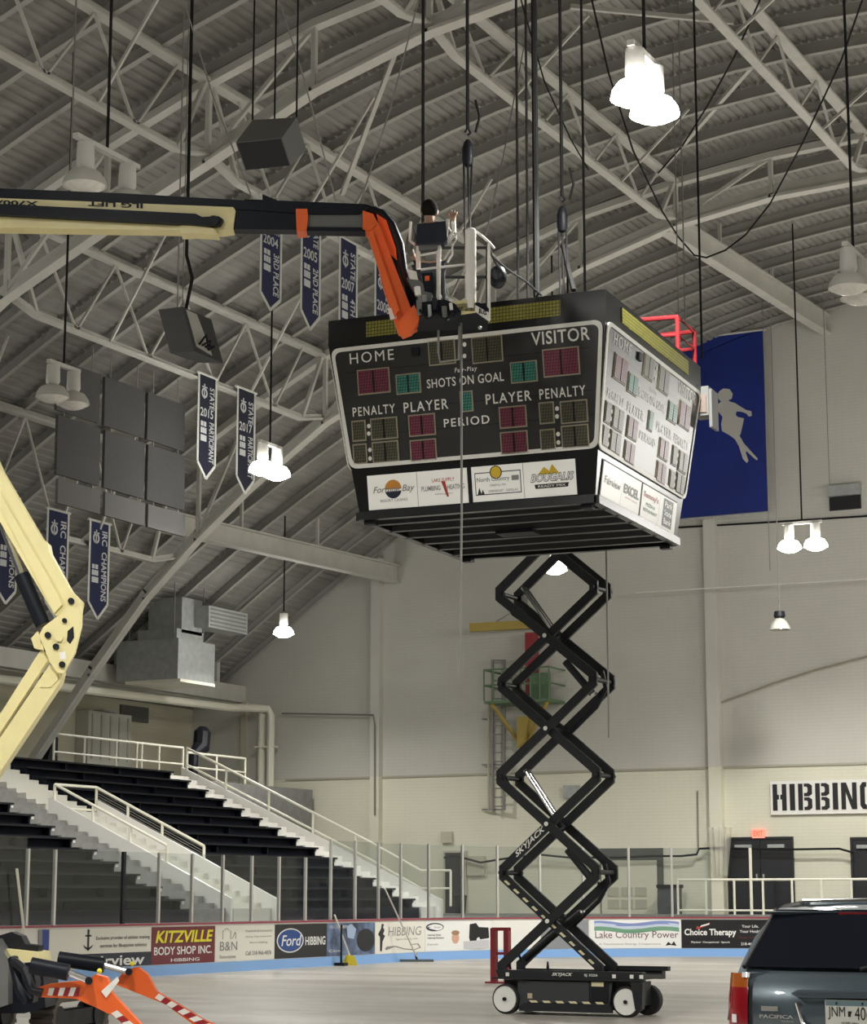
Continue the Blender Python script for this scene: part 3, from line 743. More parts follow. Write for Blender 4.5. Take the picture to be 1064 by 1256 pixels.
# ------------------------------------------------------------------ championship banners
B_NAVY = mat('banner_navy', (0.009, 0.014, 0.065), 0.7); B_EDGE = mat('banner_edge', (0.62, 0.62, 0.58), 0.7); B_TXT = mat('banner_letters', (0.60, 0.61, 0.62), 0.7)
B_DK = mat('banner_black_navy', (0.008, 0.010, 0.028), 0.7)
def banner(X, x0, x1, yt, ys, yb, year, words, label, dark=False):
    """hangs lengthwise under a truss, facing the rink"""
    a = onX(x0, yt, X); c = onX(x1, yt, X); lo = onX(x0, ys, X).z; tip = onX((x0 + x1) / 2, yb, X).z
    ya, yb_, zt_ = a.y, c.y, a.z; w = yb_ - ya; h = zt_ - lo; ym = (ya + yb_) / 2
    t = thing('pennant_banner', label, 'banner', (X, ym, tip), 'long pointed team banners')
    part('cloth', MB().prism([(X, ya, zt_), (X, ya, lo), (X, ym, tip), (X, yb_, lo), (X, yb_, zt_)], (.012, 0, 0)), B_DK if dark else B_NAVY, t)
    e = .055; m = MB(); x2 = X + .016
    for p, q in (((ya, zt_), (ya, lo)), ((ya, lo), (ym, tip)), ((ym, tip), (yb_, lo)), ((yb_, lo), (yb_, zt_))):
        m.bar((x2, p[0], p[1]), (x2, q[0], q[1]), .008, e * 1.3, (0, 1, 0.001))
    part('edging', m, B_EDGE, t)
    part('sleeve', MB().tube([(X, ya - .08, zt_ + .02), (X, yb_ + .08, zt_ + .02)], .035, 8), B_EDGE, t)
    def P(u, v): return V((X + .02, ya + w * u, zt_ - h * v))
    def down(body, u0, u1, v0, v1, b=.02): return MB().text(body, lambda a_, b_: P(u0 + (u1 - u0) * b_, v0 + (v1 - v0) * a_), b)
    m = MB()
    for (s_, v0, v1) in words: 
        vs = down(s_, .62, .90, v0, v1); m.add(vs.v, vs.f)
    part('lettering', m, B_TXT, t)
    if year:
        m = MB(); m.text(year, lambda a_, b_: P(.10 + .74 * a_, .475 - .10 * b_), .015); part('year', m, B_TXT, t)
    m = MB()
    for v0, v1, k in ((.53, .585, 1), (.60, .665, 2), (.685, .755, 3)):
        for j in range(k + 1):
            u = .14 + .34 * j / (k + 1); m.add([P(u, v0), P(u + .22 / (k + 1) + .03, v0), P(u + .22 / (k + 1) + .03, v1), P(u, v1)], [(0, 1, 2, 3)])
    part('player_names', m, B_TXT, t)
    m = MB(); n = 16
    for k in range(n):
        a0, a1 = 2 * math.pi * k / n, 2 * math.pi * (k + 1) / n
        q = [(r * math.cos(b_), r * math.sin(b_)) for r, b_ in ((.17, a0), (.17, a1), (.10, a1), (.10, a0))]
        m.add([P(.32 + cx_, .205 + cy_ * w / h) for cx_, cy_ in q], [(0, 1, 2, 3)])
    m.add([P(.29, .10), P(.35, .10), P(.35, .27), P(.29, .27)], [(0, 1, 2, 3)]); m.add([P(.18, .13), P(.48, .13), P(.48, .145), P(.18, .145)], [(0, 1, 2, 3)])
    part('emblem', m, B_TXT, t)
    return t
XB = -21.9
banner(XB, 320.5, 345, 240, 358, 381, '2004', (('STATE', .10, .34), ('3RD PLACE', .54, .985)), 'navy 2004 third place banner, first of the row behind the boom')
banner(XB, 370, 392.5, 254, 380, 405, '2005', (('STATE', .10, .34), ('2ND PLACE', .54, .985)), 'navy 2005 second place banner, its whole point visible below the boom')
banner(XB, 416.5, 437.5, 290, 420, 446, '2007', (('STATE', .10, .36), ('4TH PLACE', .54, .985)), 'navy 2007 banner cut off by the top of the scoreboard')
banner(XB, 460, 480, 318, 445, 470, '2008', (('STATE', .10, .36), ('2ND PLACE', .54, .985)), 'navy banner half hidden behind the orange jib')
XB2 = -26.8
banner(XB2, 243.8, 265.2, 457.5, 566, 588, '2015', (('STATE', .12, .37), ('PARTICIPANT', .52, .985)), 'dark 2015 participant banner below the black hanging loudspeaker', True)
banner(XB2, 291.5, 312.5, 475, 584, 606, '2017', (('STATE', .12, .37), ('PARTICIPANT', .52, .985)), 'dark 2017 participant banner with the lit lamp at its tip', True)
XB3 = -31.2
CH = (('IRC', .10, .28), ('CHAMPIONS', .36, .97))
banner(XB3, -1, 22.5, 606, 722, 741, None, CH, 'navy banner behind the upper cream arm, only its point visible')
banner(XB3, 58.5, 84, 624, 738, 758, None, CH, 'navy champions banner partly covered by the cream arm')
banner(XB3, 110.5, 134, 638, 738, 760, None, CH, 'navy champions banner hanging free right of the cream arm')

# ------------------------------------------------------------------ acoustic panels
M_PAN = mat('panel_charcoal', (0.055, 0.054, 0.054), 0.85, noise=0.15, nscale=30); M_PAN2 = mat('panel_grey_sheen', (0.105, 0.103, 0.10), 0.85)  # second grey is lighter: reflected light on the lower row put into colour
cols = [(70.7, 123), (129, 178), (182, 227.5)]; rows = [(441, 503), (509, 582), (587, 617)]
XP = -27.1
lab = {0: 'top', 1: 'middle', 2: 'short lower'}; labc = {0: 'nearest the cream arm', 1: 'in the centre column', 2: 'nearest the 2015 banner'}
for r_, (ya, yb) in enumerate(rows):
    za, zb = onX(71, ya, XP).z, onX(71, yb, XP).z
    for c_, (xa, xb) in enumerate(cols):
        a, q = onX(xa, ya, XP).y, onX(xb, ya, XP).y
        t = thing('acoustic_panel', '%s dark grey square acoustic panel %s' % (lab[r_], labc[c_]), 'acoustic panel', (XP, (a + q) / 2, zb), 'hanging grey acoustic panels')
        part('board', MB().box((XP - .05, a, zb), (XP + .02, q, za)), M_PAN if r_ < 2 else M_PAN2, t)
        m = MB()
        for y in (a + .25, q - .25): m.tube([(XP - .02, y, za), (XP - .02, y, (onX(71, rows[r_-1][1], XP).z if r_ else zarch(XP) - .05))], .015, 6)
        part('hanger', m, M_WIREG, t)
za, zb = onX(71, 441, XP).z, onX(71, 617, XP).z

# ------------------------------------------------------------------ hanging loudspeakers
M_SPK = mat('speaker_grey', (0.17, 0.172, 0.168), 0.6); M_GRL = mat('speaker_grille', (0.022, 0.022, 0.026), 0.8, bump=.3, bscale=160); M_SPB = mat('speaker_black', (0.035, 0.035, 0.036), 0.65)
f = [at(289, 175, 29.6), at(346, 169, 29.6), at(357, 203, 29.9), at(301, 209, 29.9)]
bk = [at(310, 147, 31.0), at(364, 144, 31.0), at(376, 184, 31.2), at(321, 190, 31.2)]
t = thing('loudspeaker', 'grey wedge loudspeaker hanging above the cream boom', 'loudspeaker', f[3])
part('cabinet', MB().add(f + bk, [(0, 3, 2, 1), (4, 5, 6, 7), (0, 1, 5, 4), (1, 2, 6, 5), (2, 3, 7, 6), (3, 0, 4, 7)]), M_SPK, t)
cen = sum(f, V((0, 0, 0))) / 4; nrm = (f[1] - f[0]).cross(f[3] - f[0]).normalized()
if nrm.dot(FH) > 0: nrm = -nrm
g_ = [p.lerp(cen, .05) + nrm * .02 for p in f]
part('grille', MB().prism(g_, -nrm * .03), M_GRL, t)
for px, q in ((302, bk[0]), (327, (bk[0] + bk[1]) / 2), (361, bk[1])):
    part('suspension_cable', MB().tube([q, (q.x, q.y, zroof(q.x))], .014, 6), M_WIRE, t)
B_, A_, E_, C_ = at(223.7, 376, 32.4), at(194.7, 379.8, 33.3), at(259.4, 391.8, 33.2), at(238.5, 431, 32.4)
a, e, c = A_ - B_, E_ - B_, C_ - B_
t = thing('loudspeaker', 'black loudspeaker with pale back hanging above the 2015 banner', 'loudspeaker', B_ + c + (a + e) / 2)
vs = [B_, B_ + a, B_ + a + e, B_ + e, B_ + c, B_ + a + c, B_ + a + e + c * .95, B_ + e + c]
part('cabinet', MB().add(vs, [(0, 1, 2, 3), (4, 7, 6, 5), (0, 4, 5, 1), (1, 5, 6, 2), (2, 6, 7, 3), (3, 7, 4, 0)]), M_SPB, t)
nn = c.cross(e).normalized(); nn = nn if nn.dot(FH) < 0 else -nn
q = [B_ + e * .10 + c * .05, B_ + e * .45 + c * .05, B_ + e * .62 + c * .93, B_ + e * .12 + c * .86]
part('back_plate', MB().prism([p + nn * .015 for p in q], nn * -.03), mat('speaker_plate', (.42, .41, .38), .5), t)
m = MB()
for k in range(3): m.tube([B_ + e * (.2 + .1 * k) + c * .8 + nn * .03, B_ + e * (.35 + .1 * k) + c * (.6 + .1 * k) + nn * .12, B_ + e * .5 + c * .85 + nn * .03], .02, 6)
part('cable_tail', m, M_BLACK, t)
p = B_ + e * .35 + a * .3
part('suspension_cable', MB().tube([p, p + V((.12, 0, .55)), p + V((0, 0, .95)), (p.x, p.y, zroof(p.x))], .028, 6), M_WIRE, t)
p = B_ + a * .2
part('suspension_cable', MB().tube([p, (p.x, p.y, zroof(p.x))], .012, 6), M_WIREG, t)

# ------------------------------------------------------------------ wires and rods under the roof
def drop(px, py, D, r, m_, label, name='hanging_wire', zt_=None):
    p = at(px, py, D); return solo(name, MB().tube([p, (p.x, p.y, zt_ or zroof(p.x))], r, 6), m_, label, 'wire')
drop(86, 232, 30, .014, M_WIREG, 'thin grey wire hanging straight down just behind the cream boom')
drop(224, 375, 34.5, .010, M_WIREG, 'hair-thin grey wire hanging behind the black hanging loudspeaker')
drop(334, 548, 44, .016, M_WIRE, 'dark rod dropping past the 2004 banner to the lit lamp') if False else None
drop(519, 300, 27.5, .022, M_WIRE, 'black rod dropping behind the head of the man in the basket')
drop(718, 365, 28.5, .018, M_WIRE, 'black rod dropping past the right side of the scoreboard top')
drop(833, 400, 42, .012, M_WIREG, 'thin grey wire dropping left of the red guardrail')
drop(841, 400, 40, .014, M_WIREG, 'thin grey wire dropping just above the red guardrail')
drop(861.5, 440, 36, .020, M_WIRE, 'black rod dropping in front of the tall blue banner')
drop(945, 700, 58.5, .012, M_WIREG, 'thin wire dropping along the right edge of the blue banner')
drop(1018, 595, 58.8, .012, M_WIREG, 'thin wire dropping to the wall vent')
def wire(pts, r, m_, label):
    return solo('slung_cable', MB().tube([at(*p) for p in pts], r, 6), m_, label, 'cable')
wire([(724, -10, 38), (747, 90, 39), (777, 185, 41), (812, 258, 43), (832, 290, 44), (852, 313, 44.5), (867, 316, 44.5), (890, 307, 44.2), (915, 288, 44), (945, 250, 43), (985, 175, 41), (1032, 75, 39), (1060, -5, 37)], .020, M_WIRE, 'loose black cable sagging in a long loop below the roof truss')
wire([(935, -5, 38), (900, 72, 40), (868, 130, 42), (838, 178, 43.5), (808, 212, 45)], .020, M_WIRE, 'black cable slanting from the upper edge down to the arch')
wire([(224, -5, 31), (262, 120, 32), (312, 250, 33)], .014, M_WIREG, 'thin cable slanting left of the grey loudspeaker')
wire([(341, -5, 33), (374, 100, 34), (412, 246, 36)], .014, M_WIREG, 'thin cable slanting right of the grey loudspeaker')
wire([(515, -5, 33), (480, 130, 34), (443, 246, 35)], .014, M_WIREG, 'thin cable slanting down to the bend of the boom')
wire([(638, -5, 31), (668, 100, 33), (700, 170, 35), (722, 208, 36)], .014, M_WIRE, 'thin dark cable slanting behind the thick scoreboard cable')
wire([(650, 20, 33), (618, 190, 30), (596, 290, 28)], .010, M_WIREG, 'hair-thin line slanting to the white basket post')

# ------------------------------------------------------------------ far wall: sign, banner, doors, ladder, crane, vent
M_DOOR = mat('door_black', (0.018, 0.018, 0.022), 0.45); M_FRM = mat('door_frame', (0.5, 0.48, 0.38), 0.5)
def double_door(x0, x1, idx):
    a, c = onY(x0, 1030, YW), onY(x1, 1030, YW); z1 = a.z; xm = (a.x + c.x) / 2
    d = struct('door_%d' % idx, MB().box((a.x, YW - .06, 1.1), (xm - .01, YW - .01, z1)).box((xm + .01, YW - .06, 1.1), (c.x, YW - .01, z1)), M_DOOR)
    m = MB().box((a.x - .07, YW - .09, 1.1), (a.x, YW, z1 + .07)).box((c.x, YW - .09, 1.1), (c.x + .07, YW, z1 + .07)).box((a.x, YW - .09, z1), (c.x, YW, z1 + .07))
    part('door_frame', m, M_DOOR, d)
    for s_ in (-1, 1):
        part('door_handle', MB().box((xm + s_ * .10 - .02, YW - .14, 2.05), (xm + s_ * .10 + .02, YW - .06, 2.25)), M_ALU, d)
        part('door_closer', MB().box((xm + s_ * .5 - .25, YW - .14, z1 - .25), (xm + s_ * .5 + .25, YW - .06, z1 - .15)), M_GALV, d)
double_door(896, 971, 1); double_door(1047, 1122, 2)
a, c = onY(544, 1046, YW - .2), onY(568, 1046, YW - .2)
d = struct('door_3', MB().box((a.x, YW - .06, 1.1), (c.x, YW - .01, a.z)), M_DOOR)
part('door_frame', MB().box((a.x - .06, YW - .09, 1.1), (a.x, YW, a.z + .06)).box((c.x, YW - .09, 1.1), (c.x + .06, YW, a.z + .06)).box((a.x, YW - .09, a.z), (c.x, YW, a.z + .06)), M_FRM, d)
p = onY(932, 1022.5, YW)
t = thing('exit_sign', 'small glowing red exit sign above the black double doors', 'exit sign', p)
part('box', MB().box((p.x - .19, YW - .12, p.z - .13), (p.x + .19, YW, p.z + .13)), mat('exit_glow', (.8, .25, .2), .4, emit=(1, .22, .14), es=.9), t)
part('lettering', MB().text_rect('EXIT', (p.x - .14, YW - .125, p.z - .075), (.28, 0, 0), (0, 0, .15), .02), mat('exit_letters', (.9, .1, .05), .4, emit=(1, .05, .02), es=1.2), t)
# stencil name sign
a, c = onY(946, 999.5, YW - .1), onY(1092, 957, YW - .1)
t = thing('wall_sign', 'large white sign with black stencil letters on the far wall', 'sign', (a.x, YW - .05, a.z))
zt_ = onY(946, 958.5, YW - .1).z
part('board', MB().box((a.x, YW - .1, a.z), (c.x, YW - .045, zt_)), M_WHITE, t)
m = MB(); lw = (onY(1074, 980, YW - .1).x - onY(948.5, 980, YW - .1).x); x0 = onY(948.5, 980, YW - .1).x
zb_, zt2 = onY(950, 994.5, YW - .1).z, onY(950, 962, YW - .1).z
H_ = zt2 - zb_; ws = [.66, .25, .66, .66, .25, .72, .68]; gap = .15; tot = sum(ws) + gap * 6; k_ = lw / tot
def stencil(ch, x, w):
    y = YW - .112; s_ = min(.27, w * .42) ; q = []
    def rc(u0, v0, u1, v1): m.add([(x + u0 * k_, y, zb_ + v0 * H_), (x + u1 * k_, y, zb_ + v0 * H_), (x + u1 * k_, y, zb_ + v1 * H_), (x + u0 * k_, y, zb_ + v1 * H_)], [(0, 1, 2, 3)])
    def pl(pp): m.add([(x + u * k_, y, zb_ + v * H_) for u, v in pp], [tuple(range(len(pp)))])
    if ch == 'H': rc(0, 0, .22, 1); rc(.44, 0, .66, 1); rc(.22, .42, .30, .60); rc(.36, .42, .44, .60)
    if ch == 'I': rc(0, 0, w, 1)
    if ch == 'B':
        rc(0, 0, .22, 1)
        for o in (0, .52):
            pl([(.28, o + .36), (.28, o + .48), (.52, o + .48), (.66, o + .40), (.66, o + .08), (.52, o), (.28, o), (.28, o + .13), (.40, o + .13), (.45, o + .18), (.45, o + .31), (.40, o + .36)])
    if ch == 'N': rc(0, 0, .21, 1); rc(.51, 0, .72, 1); pl([(.21, 1), (.24, 1), (.51, .36), (.51, 0), (.48, 0), (.21, .64)])
    if ch == 'G':
        pl([(.30, 1), (.12, 1), (0, .86), (0, .14), (.12, 0), (.30, 0), (.30, .16), (.22, .20), (.22, .80), (.30, .84)])
        pl([(.37, 1), (.56, 1), (.68, .86), (.68, .64), (.46, .64), (.46, .80), (.37, .84)]); pl([(.37, 0), (.68, 0), (.68, .48), (.37, .48), (.37, .34), (.47, .34), (.47, .17), (.37, .17)])
x = x0
for ch, w in zip('HIBBING', ws): stencil(ch, x, w); x += (w + gap) * k_
part('lettering', m, INK, t)
# tall blue banner with a skater
a, c = onY(838, 637, YW - .5), onY(936.5, 405, YW - .5)
t = thing('hanging_banner', 'tall royal blue banner with a pale skater silhouette beside the scoreboard', 'banner', (a.x, YW - .5, a.z))
M_BB = mat('banner_blue', (0.006, 0.022, 0.20), 0.55, noise=.25, nscale=.35)
xl = a.x - .35
part('cloth', MB().box((xl, YW - .50, a.z), (c.x, YW - .485, c.z)), M_BB, t)
sk = [(535,612),(548,603),(570,605),(582,622),(578,640),(566,645),(572,650),(590,655),(610,668),(630,680),(648,684),(650,700),(640,704),(630,692),(612,686),(595,685),(592,698),(600,705),(622,710),(618,730),(610,765),(606,772),(622,800),(640,820),(672,855),(668,860),(655,850),(632,828),(628,832),(638,862),(632,870),(618,855),(612,835),(604,810),(590,785),(570,770),(555,762),(543,755),(540,730),(545,705),(535,692),(528,684),(510,690),(480,700),(478,684),(508,670),(530,658),(540,650),(530,640),(528,622)]
part('skater', MB().prism([onY(700 + x_ / 2.92, 270 + y_ / 2.92, YW - .505) for x_, y_ in sk], (0, .004, 0)), mat('banner_pale', (.52, .51, .48), .6), t)
part('top_pole', MB().tube([(xl - .1, YW - .49, c.z + .02), (c.x + .1, YW - .49, c.z + .02)], .04, 8), M_STEEL, t)
part('bottom_pole', MB().tube([(xl - .1, YW - .49, a.z), (c.x + .05, YW - .49, a.z)], .04, 8), M_GALV, t)
m = MB()
for x_ in (xl + .3, c.x - .3): m.tube([(x_, YW - .49, c.z), (x_, YW - .49, max(c.z + .1, zroof(x_)))], .012, 5)
part('hanger', m, M_WIREG, t)
# vent, cables on the wall
a, c = onY(1019, 627, YW), onY(1056, 594, YW)
t = thing('wall_vent', 'square wall vent with a pale hood below the unlit lamp', 'vent', (a.x, YW - .1, a.z))
part('opening', MB().box((a.x, YW - .08, a.z), (c.x, YW, c.z - .32)), mat('vent_black', (.01, .01, .013), .7), t)
part('hood', MB().box((a.x - .03, YW - .22, c.z - .32), (c.x + .03, YW, c.z)), M_GALV, t)
def wall_line(pts, r, m_, label, Y=YW - .06): return solo('wall_cable', MB().tube([onY(x_, y_, Y) for x_, y_ in pts], r, 6), m_, label, 'cable')
wall_line([(780, 649), (834, 647), (930, 641.5), (1080, 632)], .03, M_WIRE, 'dark cable running level across the far wall below the blue banner')
wall_line([(884, 862), (950, 838), (1000, 822), (1080, 801)], .03, mat('conduit_tan', (.33, .31, .24), .5), 'tan conduit climbing the far wall right of the pilaster')
wall_line([(545, 1052), (560, 1050), (590, 1058), (614, 1054), (660, 1048), (700, 1052), (760, 1052), (800, 1050), (836, 1050), (855, 1048), (858, 1041), (880, 1040), (960, 1042), (1030, 1041), (1048, 1046)], .035, M_WIRE, 'black cable strung along the end wall above the boards', YW - .30)
wall_line([(346, 875), (400, 876), (458, 877), (460, 890), (460, 1000)], .03, mat('conduit_grey', (.2, .195, .17), .5), 'thin dark conduit on the wall right of the white pipes', YW - .30)
wall_line([(856, 970), (857, 1040)], .02, M_WIREG, 'thin grey conduit dropping beside the pilaster')
wall_line([(780, 727), (860, 722), (960, 716), (1080, 709)], .02, mat('string_white', (.7, .7, .66), .5), 'pale thin line crossing the upper far wall', YW - 1.0)
# overhead door
a, c = onY(737, 1041, YW), onY(814, 1041, YW)
d = struct('door_4', MB().box((a.x, YW - .05, 1.1), (c.x, YW - .01, a.z)), mat('recess_dark', (.10, .10, .09), .6))
q = onY(806, 1055, YW - .06)
part('roller_panel', MB().box((a.x + .05, YW - .09, 1.1), (q.x, YW - .05, q.z)), mat('roller_cream', (.66, .64, .52), .5), d)
m = MB()
for r_ in range(2):
    for k in range(3):
        w = (q.x - a.x - .5) / 3; x_ = a.x + .25 + k * w; m.box((x_, YW - .11, 1.25 + r_ * .36), (x_ + w - .08, YW - .085, 1.52 + r_ * .36))
part('louvre', m, mat('louvre_tan', (.46, .45, .36), .5), d)
# bin
a, c = onY(811, 1108, YW - .7), onY(832, 1085, YW - .7)
t = thing('waste_bin', 'dark grey waste bin with lid standing beside the overhead door', 'bin', ((a.x + c.x) / 2, YW - .7, 1.1))
part('body', MB().box((a.x, YW - .9, 1.1), (c.x, YW - .4, c.z - .1)), mat('bin_grey', (.07, .075, .08), .5), t)
part('lid', MB().box((a.x - .04, YW - .94, c.z - .1), (c.x + .04, YW - .36, c.z)), M_BLACK, t)
a, c = onY(556, 1122, YW - .9), onY(574, 1103, YW - .9)
t = thing('waste_bin', 'low black waste bin standing at the foot of the single dark door', 'bin', ((a.x + c.x) / 2, YW - .9, 1.1))
part('body', MB().lathe([(.16, 0), (.20, .48), (.20, .5)], ((a.x + c.x) / 2, YW - .9, 1.1), n=16), M_BLACK, t)
part('lid', MB().lathe([(.215, .5), (.20, .54), (.05, .58), (.001, .58)], ((a.x + c.x) / 2, YW - .9, 1.1), n=16), M_BLACK, t)
# plastic sheet hanging at the doors
a, c = onY(869, 1015, YW - .35), onY(902, 1074, YW - .35)
m = MB(); n = 14; vs = []
for k in range(n + 1):
    x_ = a.x + (c.x - a.x) * k / n; vs += [V((x_, YW - .42 - .07 * math.sin(k * 1.9), a.z)), V((a.x + .14 + (x_ - a.x) * .62, YW - .42 - .10 * math.sin(k * 1.9 + .5), c.z))]
m.add(vs, [(2*k, 2*k+2, 2*k+3, 2*k+1) for k in range(n)])
solo('plastic_sheet', m, glass_mat('clear_sheet', (.9, .9, .86), .38, (.85, .84, .78)), 'clear plastic sheet hanging loosely beside the black double doors', 'plastic sheet')
# small boxes on the wall
for (x0, y0, x1, y1, l) in ((575, 1050, 596, 1074, 'pale electrical box on the end wall behind the glass'), (693, 963, 712, 979, 'small grey louvred box on the wall behind the lift'), (543, 1020, 556, 1034, 'small pale lamp box high on the end wall')):
    a, c = onY(x0, y1, YW), onY(x1, y0, YW)
    solo('wall_box', MB().box((a.x, YW - .12, a.z), (c.x, YW, c.z)), M_GALV if x0 == 693 else M_FRM, l, 'box')
# ladder with green cage platform, jib crane
M_GRN = mat('platform_green', (.11, .19, .10), .5); M_YL = mat('jib_yellow', (.38, .28, .06), .5); M_REDP = mat('post_red', (.28, .02, .03), .45)
def wp(x_, y_, d=.0): return onY(x_, y_, YW - d)
t = thing('wall_ladder', 'grey steel ladder fixed up the far wall to the green platform', 'ladder', wp(611, 994, .3))
for x_ in (604.5, 618.8): part('rail', MB().bar(wp(x_, 994, .3), wp(x_, 809, .3), .07), M_WIREG, t)
for k in range(17): part('rung', MB().bar(wp(604.5, 989 - k * 11, .3), wp(618.8, 989 - k * 11, .3), .04), M_WIREG, t)
part('rung', MB().bar(wp(604.5, 810, .3), wp(618.8, 810, .3), .05), M_WIREG, t)
m = MB()
for y_ in (993, 938, 882): m.bar(wp(592, y_, .1), wp(619, y_, .3), .05)
part('bracket', m, M_WIREG, t)
part('standpipe', MB().tube([wp(600, 993, .15), wp(600, 862, .15)], .05, 8), M_FRM, t)
t = thing('wall_platform', 'green railed service platform on the far wall behind the scissor stack', 'platform', wp(634, 860, .9))
p0, p1 = wp(594, 860, 1.2), wp(674, 860, 1.2); zt_ = wp(594, 822, 1.2).z
part('deck', MB().box((p0.x, YW - 1.2, p0.z - .08), (p1.x, YW, p0.z)), M_GRN, t)
for z in (zt_, (zt_ + p0.z) / 2): part('rail', MB().tube([(p0.x, YW, z), (p0.x, YW - 1.2, z), (p1.x, YW - 1.2, z), (p1.x, YW, z)], .03, 6), M_GRN, t)
for k in range(8):
    x_ = p0.x + (p1.x - p0.x) * k / 7; part('baluster', MB().tube([(x_, YW - 1.2, p0.z), (x_, YW - 1.2, zt_)], .025, 6), M_GRN, t)
part('cabinet', MB().box((p0.x + 1.28, YW - .6, p0.z), (p0.x + 1.75, YW - .1, zt_ - .1)), M_GRN, t)
for x_ in (p0.x + .2, p1.x - .1):
    part('brace', MB().bar((x_, YW - 1.1, p0.z - .08), wp(643, 918, .05), .09), M_YL, t, 'yellow brace')
t = thing('jib_crane', 'red post jib crane with long yellow arm on the far wall', 'crane', wp(645, 917, .3))
part('post', MB().box((wp(640.5, 0, .35).x, YW - .5, wp(640, 853, .35).z), (wp(650, 0, .35).x, YW - .1, wp(640, 777, .35).z)), M_REDP, t)
part('foot', MB().prism([wp(641, 880, .1), wp(641, 918, .1), wp(650, 908, .1), wp(656, 880, .1)], (0, -.4, 0)), M_YL, t, 'yellow foot bracket')
m = MB().box((wp(641, 0, .3).x, YW - .38, wp(0, 880, .3).z), (wp(649, 0, .3).x, YW - .15, wp(0, 853, .3).z)); part('lower_post', m, M_YL, t)
part('arm', MB().bar(wp(576.5, 770, .9), wp(652, 766, .35), .22, .26), M_YL, t, 'yellow arm')
part('stay', MB().bar(wp(605, 765, .7), wp(628, 751, .35), .04), M_WIREG, t)
part('control_box', MB().box((wp(630, 0, .2).x, YW - .3, wp(0, 792, .2).z), (wp(638.5, 0, .2).x, YW, wp(0, 776, .2).z)), M_WIREG, t, 'grey control box')

# concourse railing behind the far boards
def px_rail(pts, Y): return [onY(x_, 1100, Y) for x_ in pts]
Yr = YW - 1.5
xa, xb = onY(832, 1100, Yr).x, onY(1120, 1100, Yr).x
t, on = railing('concourse_railing', 'cream pipe railing on the raised walk in front of the black double doors', [(xa, Yr, 1.1), (xb, Yr, 1.1)], .98, [k / 8 for k in range(9)], (.12,), .035)
p = onY(922, 1100, Yr); part('tall_post', MB().tube([(p.x, Yr, 1.1), (p.x, Yr, onY(922, 1040, Yr).z)], .045, 8), M_RAIL, t)
# things on the left walkway
p = onX(245, 946, -36.0)
t = thing('covered_spotlight', 'tall black covered object standing on the walkway behind the railing', 'covered lamp', (p.x, p.y, zt - 0.0))
b0 = onX(234, 940, -36.0); b1 = onX(255, 893, -36.0)
sh = [(b0.y - .0, ZF + DZ * 13.4), (b0.y + .02, b0.z + .5), (b0.y + .18, b1.z - .05), (b0.y + .42, b1.z), (b1.y, b1.z - .08), (b1.y - .05, b1.z - .45), (b0.y + .42, b0.z + .45), (b0.y + .36, ZF + DZ * 13.4)]
ym_ = (b0.y + b1.y) / 2
part('cover', MB().tube([(-36, b0.y + .12, ZF + DZ * 13.4), (-36, b0.y + .16, b0.z + .4), (-36, ym_ + .1, (b0.z + b1.z) / 2), (-36, ym_ + .16, b1.z - .15), (-36, ym_ + .2, b1.z)], .2, 10, True, [.16, .15, .27, .27, .14]), M_BLACK, t)
p = onX(60, 925, -35.9)
q0 = onX(51, 941, -35.9); q1 = onX(68, 903, -35.9)
t = thing('equipment_case', 'upright black case leaning beside the bent arch foot', 'case', (-36.1, (q0.y + q1.y) / 2, ZF + DZ * 13.4))
part('shell', MB().prism([(-36.2, q0.y, ZF + DZ * 13.4), (-36.2, q1.y, ZF + DZ * 13.4), (-36.2, q1.y, q1.z - .05), (-36.2, q1.y - .12, q1.z), (-36.2, q0.y + .35, q1.z - .1)], (.4, 0, 0)), M_BLACK, t)
part('handle', MB().tube([(-35.8, q0.y + .5, q1.z - .5), (-35.74, q0.y + .5, q1.z - .55), (-35.74, q0.y + .5, q1.z - .75), (-35.8, q0.y + .5, q1.z - .8)], .015, 6), M_GALV, t)
# floor tools against the boards, red stand
def on_floor(px, py): return onZ(px, py, 0)
h1, n1 = path(s_at(424)); p = h1 + n1 * .16; h0, n0 = path(s_at(410))
t = thing('push_broom', 'yellow broom leaning on the boards by the blue photo sign', 'broom', p)
top = h0 + n0 * .06 + V((0, 0, BH + .12))
part('handle', MB().tube([p + V((0, 0, .22)), top], .022, 8), M_RAIL, t)
part('brush', MB().prism([p - RT * .18 + V((0, 0, .0)), p + RT * .2, p + RT * .12 + V((0, 0, .22)), p - RT * .08 + V((0, 0, .24))], FH * -.07), mat('broom_yellow', (.72, .58, .04), .6), t)
h1, n1 = path(s_at(414)); p = h1 + n1 * .16
t = thing('dust_pan', 'black upright dust pan beside the yellow broom', 'dust pan', p)
part('pan', MB().box(p + V((-.13, -.10, 0)), p + V((.13, .10, .07))), M_BLACK, t)
part('handle', MB().tube([p + V((0, 0, .05)), p + V((0, 0, .95))], .025, 8), M_BLACK, t)
h1, n1 = path(s_at(495)); p = h1 + n1 * .40; h0, n0 = path(s_at(470))
t = thing('floor_squeegee', 'long handled dark squeegee leaning on the skating club sign', 'squeegee', p)
part('blade', MB().bar(p - RT * .42 + V((0, 0, .035)), p + RT * .42 + V((0, 0, .035)), .07, .06), mat('squeegee_grey', (.09, .11, .11), .6), t)
part('socket', MB().tube([p + V((0, 0, .05)), p + V((0, 0, .2)) - RT * .03], .03, 8), M_BLACK, t)
part('handle', MB().tube([p + V((0, 0, .12)), h0 + n0 * .07 + V((0, 0, BH + .75))], .02, 8), M_ALU, t)
p = at(35, 1100, 42.6)
h0, n0 = path(s_at(43))
